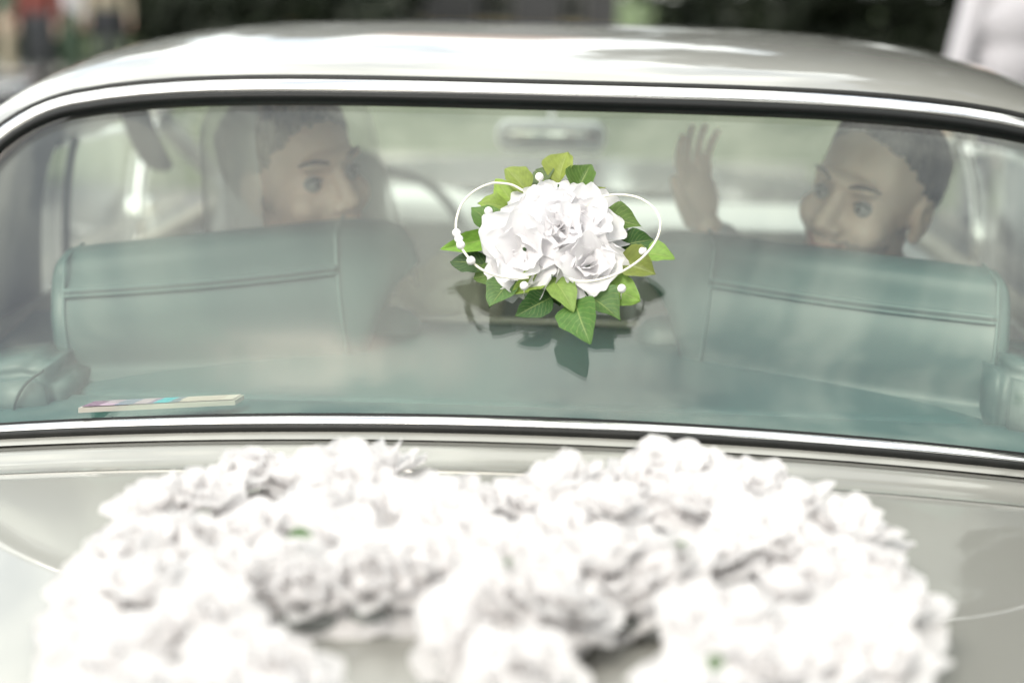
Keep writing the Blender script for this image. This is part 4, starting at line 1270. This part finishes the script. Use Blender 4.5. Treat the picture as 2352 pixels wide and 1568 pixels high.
LEAVES = [((1000, 330), (1062, 112), 165, LIGHT, .030, .045), ((1120, 400), (1219, 197), 150, MID, .034, .05), ((920, 330), (845, 236), 150, SAGE, .030, .03),
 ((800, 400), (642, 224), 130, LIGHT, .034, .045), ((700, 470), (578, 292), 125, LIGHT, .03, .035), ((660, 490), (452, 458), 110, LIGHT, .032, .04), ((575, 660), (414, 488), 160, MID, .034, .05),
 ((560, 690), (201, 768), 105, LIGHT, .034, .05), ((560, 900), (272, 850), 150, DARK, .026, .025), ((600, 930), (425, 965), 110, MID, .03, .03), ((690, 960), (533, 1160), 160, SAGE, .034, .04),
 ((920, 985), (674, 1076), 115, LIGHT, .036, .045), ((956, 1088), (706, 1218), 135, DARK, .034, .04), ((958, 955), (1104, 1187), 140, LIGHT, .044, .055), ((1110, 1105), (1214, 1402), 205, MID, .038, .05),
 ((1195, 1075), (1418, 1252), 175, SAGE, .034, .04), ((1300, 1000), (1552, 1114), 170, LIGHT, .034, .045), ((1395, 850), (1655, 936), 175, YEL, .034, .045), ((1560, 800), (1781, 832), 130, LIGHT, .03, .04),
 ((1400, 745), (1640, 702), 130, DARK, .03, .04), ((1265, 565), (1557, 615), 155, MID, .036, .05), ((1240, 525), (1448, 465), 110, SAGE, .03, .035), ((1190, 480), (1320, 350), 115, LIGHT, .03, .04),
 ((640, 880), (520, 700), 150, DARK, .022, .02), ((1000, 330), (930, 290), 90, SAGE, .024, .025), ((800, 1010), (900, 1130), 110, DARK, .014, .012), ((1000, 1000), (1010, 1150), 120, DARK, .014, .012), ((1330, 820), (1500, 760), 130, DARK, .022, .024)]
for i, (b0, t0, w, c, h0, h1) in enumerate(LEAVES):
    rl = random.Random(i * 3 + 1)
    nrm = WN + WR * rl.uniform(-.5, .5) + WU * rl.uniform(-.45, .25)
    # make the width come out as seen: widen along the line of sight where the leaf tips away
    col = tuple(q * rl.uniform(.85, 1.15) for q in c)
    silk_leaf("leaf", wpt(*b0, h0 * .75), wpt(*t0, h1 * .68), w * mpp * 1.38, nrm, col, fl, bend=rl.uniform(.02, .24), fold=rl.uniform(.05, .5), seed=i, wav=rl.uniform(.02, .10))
# stems gathering the leaves on the suction cup
for i, (b0, t0, w, c, h0, h1) in enumerate(LEAVES[:23]):
    tube("stem", catmull([wpt(*b0, h0), wpt(*[b0[k] + (((960, 720)[k]) - b0[k]) * .45 for k in (0, 1)], h0 * .6), wpt(960, 720, .012)], 4), .0011, MATS["stem_green"], fl, 6)
bm = bmesh.new(); sphere_bm(bm, WN * 0.004, (0.021, 0.021, 0.007), 3, Matrix((WR, WU, WN)).transposed().to_4x4())
bm_obj("suction_cup", bm, MATS["ivory_plastic"], fl)
# blooms
petal_variants = [petal_geo(1.0, 1.15, 0.05 + 0.03 * (k % 3), 0.04 * ((k % 4) - 1.5), 0.040 + 0.010 * (k % 3), 50 + k, 15, 15, scal=0.045, round_=0.5) for k in range(7)]
pm = []
for g in petal_variants:
    me = bpy.data.meshes.new("petal"); me.from_pydata([tuple(v) for v in g[0]], [], g[1]); me.polygons.foreach_set("use_smooth", [True] * len(me.polygons)); me.materials.append(MATS["petal"]); pm.append(me)
BF = Matrix((WR, WU, WN)).transposed().to_4x4()
TOCAM = (CAM_LOC - WP).normalized()
def bloom(cx, cy, h, size, lean, rings, seed, heart=False):
    rb = random.Random(seed)
    c = empty("bloom"); c.parent = fl
    c.matrix_local = Matrix.Translation(wpt(cx, cy, h)) @ BF @ Matrix.Rotation(lean[1], 4, 'Y') @ Matrix.Rotation(lean[0], 4, 'X')
    for (n, r, tl, L) in rings:
        a0 = rb.uniform(0, 6.28)
        for k in range(n):
            o = link("petal", rb.choice(pm), None, c)
            l = L * size * rb.uniform(.9, 1.12)
            o.matrix_local = petal_matrix(a0 + 2 * math.pi * k / n + rb.uniform(-.25, .25), R(tl + rb.uniform(-9, 9)), r * size, rb.uniform(-.03, .03) * size) @ Matrix.Diagonal((l, l, l, 1))
    if not heart: return
    bm = bmesh.new(); sphere_bm(bm, Vector((0, 0, .10 * size)), (.055 * size, .055 * size, .10 * size), 2)
    bm_obj("flower_centre", bm, MATS["stem_green"], c)
FULL = [(5, .10, 4, 1.08), (4, .09, 24, 1.0), (4, .08, 44, .86), (3, .06, 60, .66), (2, .02, 76, .5)]
OPEN = [(5, .10, 2, 1.08), (4, .10, 26, .92), (3, .12, 50, .68)]
bloom(925, 575, .028, .046, (R(-2), R(-8)), FULL, 21)
bloom(775, 775, .040, .049, (R(22), R(-10)), OPEN, 22, True)
bloom(1150, 620, .036, .047, (R(2), R(14)), FULL, 23)
bloom(1195, 880, .034, .043, (R(22), R(12)), FULL, 31)
bloom(985, 660, .042, .043, (R(8), R(2)), FULL, 33)
bloom(1090, 530, .028, .038, (R(-14), R(10)), OPEN, 27)
bloom(690, 905, .028, .030, (R(16), R(-12)), OPEN, 28)
# cord loops and pearls
left_loop = [(760, 372), (690, 335), (610, 323), (540, 327), (440, 372), (358, 452), (318, 550), (312, 640), (330, 705), (350, 758), (412, 842), (490, 905), (600, 946), (720, 962), (800, 958)]
right_loop = [(1180, 480), (1235, 440), (1320, 408), (1430, 401), (1545, 424), (1640, 490), (1683, 575), (1668, 680), (1600, 785), (1500, 872), (1380, 937), (1250, 975), (1140, 982), (1075, 962)]
lh = lambda k, n: .050 + .022 * math.sin(math.pi * k / (n - 1))
for pts in (left_loop, right_loop):
    tube("cord", catmull([wpt(*p, lh(k, len(pts))) for k, p in enumerate(pts)], 8), .00135, MATS["cord"], fl, 8)
PEARLS = [(315, 657, .072), (330, 697, .072), (343, 737, .072), (412, 842, .070), (872, 280, .046), (1263, 398, .047), (530, 510, .046), (770, 1012, .052), (1425, 1030, .050), (1568, 778, .046)]
for px, py, h in PEARLS:
    bm = bmesh.new(); sphere_bm(bm, wpt(px, py, h), .0050, 3); bm_obj("pearl", bm, MATS["pearl"], fl)
for px, py, h in PEARLS[4:]:
    tube("pearl_wire", [wpt(px, py, h), wpt(px, py, h) - WN * .03], .0006, MATS["cord"], fl, 6)

# ================================================================== SURROUNDINGS
def leaf_cloud(name, clumps, n, size, seed, m):
    rs = np.random.RandomState(seed)
    cl = np.array(clumps, float)                # x, y, z, r
    w = cl[:, 3] ** 2; idx = rs.choice(len(cl), n, p=w / w.sum())
    d = rs.normal(size=(n, 3)); d /= np.linalg.norm(d, axis=1)[:, None]
    rad = cl[idx, 3] * rs.uniform(.35, 1.0, n) ** .5
    c = cl[idx, :3] + d * rad[:, None] * np.array([1, 1, .8])
    nn = rs.normal(size=(n, 3)) + d * 0.8; nn /= np.linalg.norm(nn, axis=1)[:, None]
    t = np.cross(nn, rs.normal(size=(n, 3))); t /= np.linalg.norm(t, axis=1)[:, None]
    b = np.cross(nn, t)
    s = size * rs.uniform(.6, 1.3, n)[:, None]
    v = np.stack([c - t * s, c + b * s * .55, c + t * s, c - b * s * .55], 1).reshape(-1, 3)
    me = bpy.data.meshes.new(name)
    me.vertices.add(n * 4); me.vertices.foreach_set("co", v.ravel())
    me.loops.add(n * 4); me.loops.foreach_set("vertex_index", np.arange(n * 4))
    me.polygons.add(n); me.polygons.foreach_set("loop_start", np.arange(n) * 4); me.polygons.foreach_set("loop_total", np.full(n, 4))
    me.update(); me.materials.append(MATS[m])
    return me
def tree_meshes(seed, h, r, n, size, m, trunk_r=0.22, base_frac=0.28):
    rd = random.Random(seed)
    V, F = tube_geo([(rd.uniform(-.1, .1) * k, rd.uniform(-.1, .1) * k, h * .78 * k / 7) for k in range(8)], [trunk_r * (1 - .11 * k) for k in range(8)], 9)
    V, F = list(V), list(F)
    clumps = []
    for k in range(26):
        t = rd.uniform(0, 1); zz = h * (base_frac + (1 - base_frac) * t)
        rr_ = r * (math.sin(math.pi * (0.18 + 0.74 * t)) ** .7) * rd.uniform(.3, .85)
        a = rd.uniform(0, 6.28)
        c = (rr_ * math.cos(a), rr_ * math.sin(a), zz)
        clumps.append((*c, r * rd.uniform(.24, .40)))
        if k < 14:
            z0 = max(h * .2, zz - rr_ * .7)
            v2, f2 = tube_geo(catmull([(0, 0, z0), (c[0] * .45, c[1] * .45, z0 + (zz - z0) * .35), c], 3), [trunk_r * .42 * (1 - q / 7.5) for q in range(7)], 6)
            o = len(V); V += v2; F += [tuple(i + o for i in f) for f in f2]
    tm = bpy.data.meshes.new("trunk"); tm.from_pydata([tuple(v) for v in V], [], F); tm.polygons.foreach_set("use_smooth", [True] * len(tm.polygons)); tm.materials.append(MATS["bark"])
    return tm, leaf_cloud("crown", clumps, n, size, seed, m)
def put_tree(tm, cm, loc, rz, sc, label, group):
    e = empty("tree", loc); e.rotation_euler = (0, 0, rz); e.scale = (sc, sc, sc)
    tag(e, label, "tree", group)
    link("trunk", tm, None, e); link("crown", cm, None, e)
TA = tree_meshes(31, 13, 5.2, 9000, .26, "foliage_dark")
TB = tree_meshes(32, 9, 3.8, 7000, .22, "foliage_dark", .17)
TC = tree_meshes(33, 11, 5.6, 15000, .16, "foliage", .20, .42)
GR = "dark leafy trees behind the car"
spots = [(-9.5, 27, 'B', .75), (-4.6, 29, 'B', .7), (4.4, 25.5, 'A', .95), (9.0, 22.5, 'A', 1.05), (7.6, 11.5, 'A', 1.0), (11.5, 5.5, 'A', 1.0), (16, 13, 'A', 1.0), (17, 5, 'A', 1.05), (15.5, -3, 'A', .95), (14, -11, 'A', 1.0)]
labs = ["dark tree left of the grey building, the farther left one", "dark tree just left of the grey building", "tall dark tree just right of the grey building", "tall dark tree behind the person in white", "tall leafy tree right of the car's bonnet", "tall leafy tree right of the car's doors", "tall leafy tree on the plaza's right side, farthest ahead", "tall leafy tree on the plaza's right side, level with the car", "tall leafy tree on the plaza's right side, level with the boot", "tall leafy tree on the plaza's right side, farthest behind the camera"]
for i, (x, y, t, s) in enumerate(spots):
    a = {'A': TA, 'B': TB}[t]
    put_tree(*a, (x, y, 0), i * 1.3, s, labs[i], GR)
put_tree(*TC, (4.0, -12.5, 0), 0.4, 1.0, "broad spreading tree overhanging the plaza behind the camera", GR)
# shrubs: dense and dark under the trees
def shrub_mesh(seed, n=5200):
    rd = random.Random(seed)
    cl = [(rd.uniform(-1.5, 1.5), rd.uniform(-.7, .7), rd.uniform(.3, 2.5), rd.uniform(.5, .85)) for _ in range(22)]
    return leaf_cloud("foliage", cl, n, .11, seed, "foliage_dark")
SH = [shrub_mesh(41), shrub_mesh(42)]
sx_ = [(-9.3, 'l'), (-6.9, 'l'), (-4.6, 'l'), (3.0, 'r'), (5.2, 'r'), (7.4, 'r'), (9.6, 'r'), (11.8, 'r')]
nl = ["farthest left of the dark shrubs beyond the pedestrians", "dark shrub left of the building, middle of three", "dark shrub touching the building's left end", "dark shrub at the building's right end", "second dark shrub right of the building", "third dark shrub right of the building", "fourth dark shrub right of the building", "dark shrub behind the person in white"]
for i, (x, k) in enumerate(sx_):
    e = empty("shrub", (x, 23.2 + .5 * math.sin(i * 2.1), 0)); e.rotation_euler = (0, 0, i * 3.14); e.scale = (1.05, 1, 1.15 + .15 * math.sin(i * 1.7))
    tag(e, nl[i], "shrub", "dark shrubs along the plaza edge")
    link("foliage", SH[i % 2], None, e)
    tube("stem", [(0, 0, 0), (.1, .05, .6), (.25, .1, 1.5)], [.06, .05, .03], MATS["bark"], e, 6)

# grey building with dark windows
def building():
    y = 34.0
    x0, x1 = at_y(630, 30, y).x, at_y(1420, 30, y).x
    hgt, dep = 6.2, 9.0
    e = empty("building", ((x0 + x1) / 2, y, 0))
    tag(e, "low grey rendered building with a row of dark windows behind the roof", "building")
    ox = -(x0 + x1) / 2
    wins = []
    for a, b_ in ((680, 742), (790, 852), (910, 978), (1098, 1180), (1290, 1345)):
        wins.append((at_y(a, 20, y).x + ox, at_y(b_, 20, y).x + ox))
    z0, z1 = at_y(900, 47, y).z, at_y(900, 47, y).z + 1.35
    hw_ = (x1 - x0) / 2
    # front wall pieces round real openings, two rows
    rows = [(z0, z1), (z0 + 2.9, z1 + 2.9)]
    bm = bmesh.new()
    def boxb(xa, xb, za, zb_):
        r = bmesh.ops.create_cube(bm, size=1)
        for v in r["verts"]: v.co = Vector(((xa + xb) / 2 + v.co.x * (xb - xa), .15 + v.co.y * .3, (za + zb_) / 2 + v.co.z * (zb_ - za)))
    zs = [0.56] + [q for r in rows for q in r] + [hgt]
    for k in range(len(zs) - 1):
        if k % 2 == 0: boxb(-hw_, hw_, zs[k], zs[k + 1])
        else:
            xs = [-hw_] + [q for w in wins for q in w] + [hw_]
            for q in range(0, len(xs) - 1, 2): boxb(xs[q], xs[q + 1], zs[k], zs[k + 1])
    bm_obj("front_wall", bm, MATS["render_wall"], e, smooth=False)
    bevel_box("plinth", (2 * hw_ + .08, .4, .56), MATS["plinth"], e, (0, .15, .28), bev=.01)
    for sd in (-1, 1): bevel_box("side_wall", (.3, dep - .3, hgt), MATS["render_wall"], e, (sd * (hw_ - .15), .302 + (dep - .3) / 2, hgt / 2), bev=0)
    bevel_box("back_wall", (2 * hw_ - .62, .3, hgt), MATS["render_wall"], e, (0, dep - .16, hgt / 2), bev=0)
    mesh_obj("roof", [(-hw_ - .4, -.4, hgt), (hw_ + .4, -.4, hgt), (hw_ + .4, dep + .4, hgt), (-hw_ - .4, dep + .4, hgt), (-hw_ + 2, dep / 2, hgt + 2.2), (hw_ - 2, dep / 2, hgt + 2.2)],
             [(0, 1, 5, 4), (1, 2, 5), (2, 3, 4, 5), (3, 0, 4), (3, 2, 1, 0)], MATS["roof_tile"], e, smooth=False)
    for (za, zb_) in rows:
        for (xa, xb) in wins:
            w = empty("window"); w.parent = e
            cx, cz = (xa + xb) / 2, (za + zb_) / 2; ww, hh = xb - xa, zb_ - za
            mesh_obj("pane", [(xa, .20, za), (xb, .20, za), (xb, .20, zb_), (xa, .20, zb_)], [(0, 1, 2, 3)], MATS["window_pane"], w, smooth=False)
            for q, (sx2, sz, px_, pz) in enumerate(((.06, hh, xa + .03, cz), (.06, hh, xb - .03, cz), (ww - .12, .06, cx, za + .03), (ww - .12, .06, cx, zb_ - .03), (.04, hh - .12, cx, cz))):
                bevel_box("frame", (sx2, .05, sz), MATS["window_frame"], w, (px_, .17, pz), bev=.004, seg=1)
            bevel_box("sill", (ww + .12, .16, .05), MATS["plinth"], w, (cx, -.05, za - .03), bev=.005, seg=1)
building()

# parked dark car at the far left: only its tail shows
def parked_car():
    pt = at_y(60, 180, 8.2)
    e = empty("parked_car", (pt.x - 2.25, 8.2, 0)); e.rotation_euler = (0, 0, R(8))
    tag(e, "black parked car with a bright trim strip at the picture's left edge", "car")
    L, hw_ = 2.25, .84
    zt = pt.z
    secs = [(-2.25, .62, .42), (-2.1, .80, .34), (-1.2, .84, .30), (0, .85, .28), (1.3, .84, .30), (2.1, .80, .34), (2.25, .70, .42)]
    V = []; n = 20
    for (x, w, zl) in catmull_secs(secs):
        for k in range(n):
            a = 2 * math.pi * k / n
            ca, sa = math.cos(a), math.sin(a)
            yy = w * math.copysign(abs(ca) ** .45, ca); zz = (zt + zl) / 2 + (zt - zl) / 2 * math.copysign(abs(sa) ** .45, sa)
            V.append((x, yy, zz))
    m = len(V) // n
    F = [(i * n + k, i * n + (k + 1) % n, (i + 1) * n + (k + 1) % n, (i + 1) * n + k) for i in range(m - 1) for k in range(n)] + [tuple(range(n)), tuple((m - 1) * n + k for k in range(n))]
    mesh_obj("body", V, F, MATS["black_paint"], e)
    # cabin
    V = []
    prof = [(-1.55, zt - .02, .74), (-.95, zt + .40, .60), (.45, zt + .42, .60), (1.15, zt - .02, .74)]
    for (x, z, w) in prof: V += [(x, -w, z), (x, w, z)]
    mesh_obj("cabin", V, [(0, 1, 3, 2), (2, 3, 5, 4), (4, 5, 7, 6), (0, 2, 4, 6), (1, 7, 5, 3)], MATS["window_pane"], e, smooth=False)
    mesh_obj("roof", [(-1.0, -.62, zt + .405), (-1.0, .62, zt + .405), (.5, .62, zt + .425), (.5, -.62, zt + .425), (-.95, -.55, zt + .44), (-.95, .55, zt + .44), (.42, .55, zt + .455), (.42, -.55, zt + .455)], [(4, 5, 6, 7), (0, 1, 5, 4), (1, 2, 6, 5), (2, 3, 7, 6), (3, 0, 4, 7)], MATS["black_paint"], e)
    for sd in (-1, 1): tube("trim_strip", [(-2.1 + 4.2 * k / 12, sd * .80, zt - .035) for k in range(13)], .016, MATS["chrome"], e)
    tube("trim_strip", [(2.19, -.72 + 1.44 * k / 8, zt - .05) for k in range(9)], .018, MATS["chrome"], e)
    for sd in (-1, 1):
        for xx in (-1.35, 1.35):
            V = []
            pr = [(.02, -.10), (.30, -.10), (.325, -.06), (.325, .06), (.30, .10), (.02, .10)]
            for k in range(28):
                a = 2 * math.pi * k / 28
                for r, o in pr: V.append((xx + r * math.cos(a), sd * .76 + o, .325 + r * math.sin(a)))
            mesh_obj("wheel", V, grid_faces(28, 6, True), MATS["tyre"], e)
    bevel_box("tail_lamp", (.06, .3, .12), MATS["lamp_red"], e, (2.25, -.5, zt - .22), bev=.015)
    bevel_box("tail_lamp", (.06, .3, .12), MATS["lamp_red"], e, (2.25, .5, zt - .22), bev=.015)
def catmull_secs(s):
    return [tuple(v) for v in catmull([Vector(q) for q in s], 4)]
parked_car()
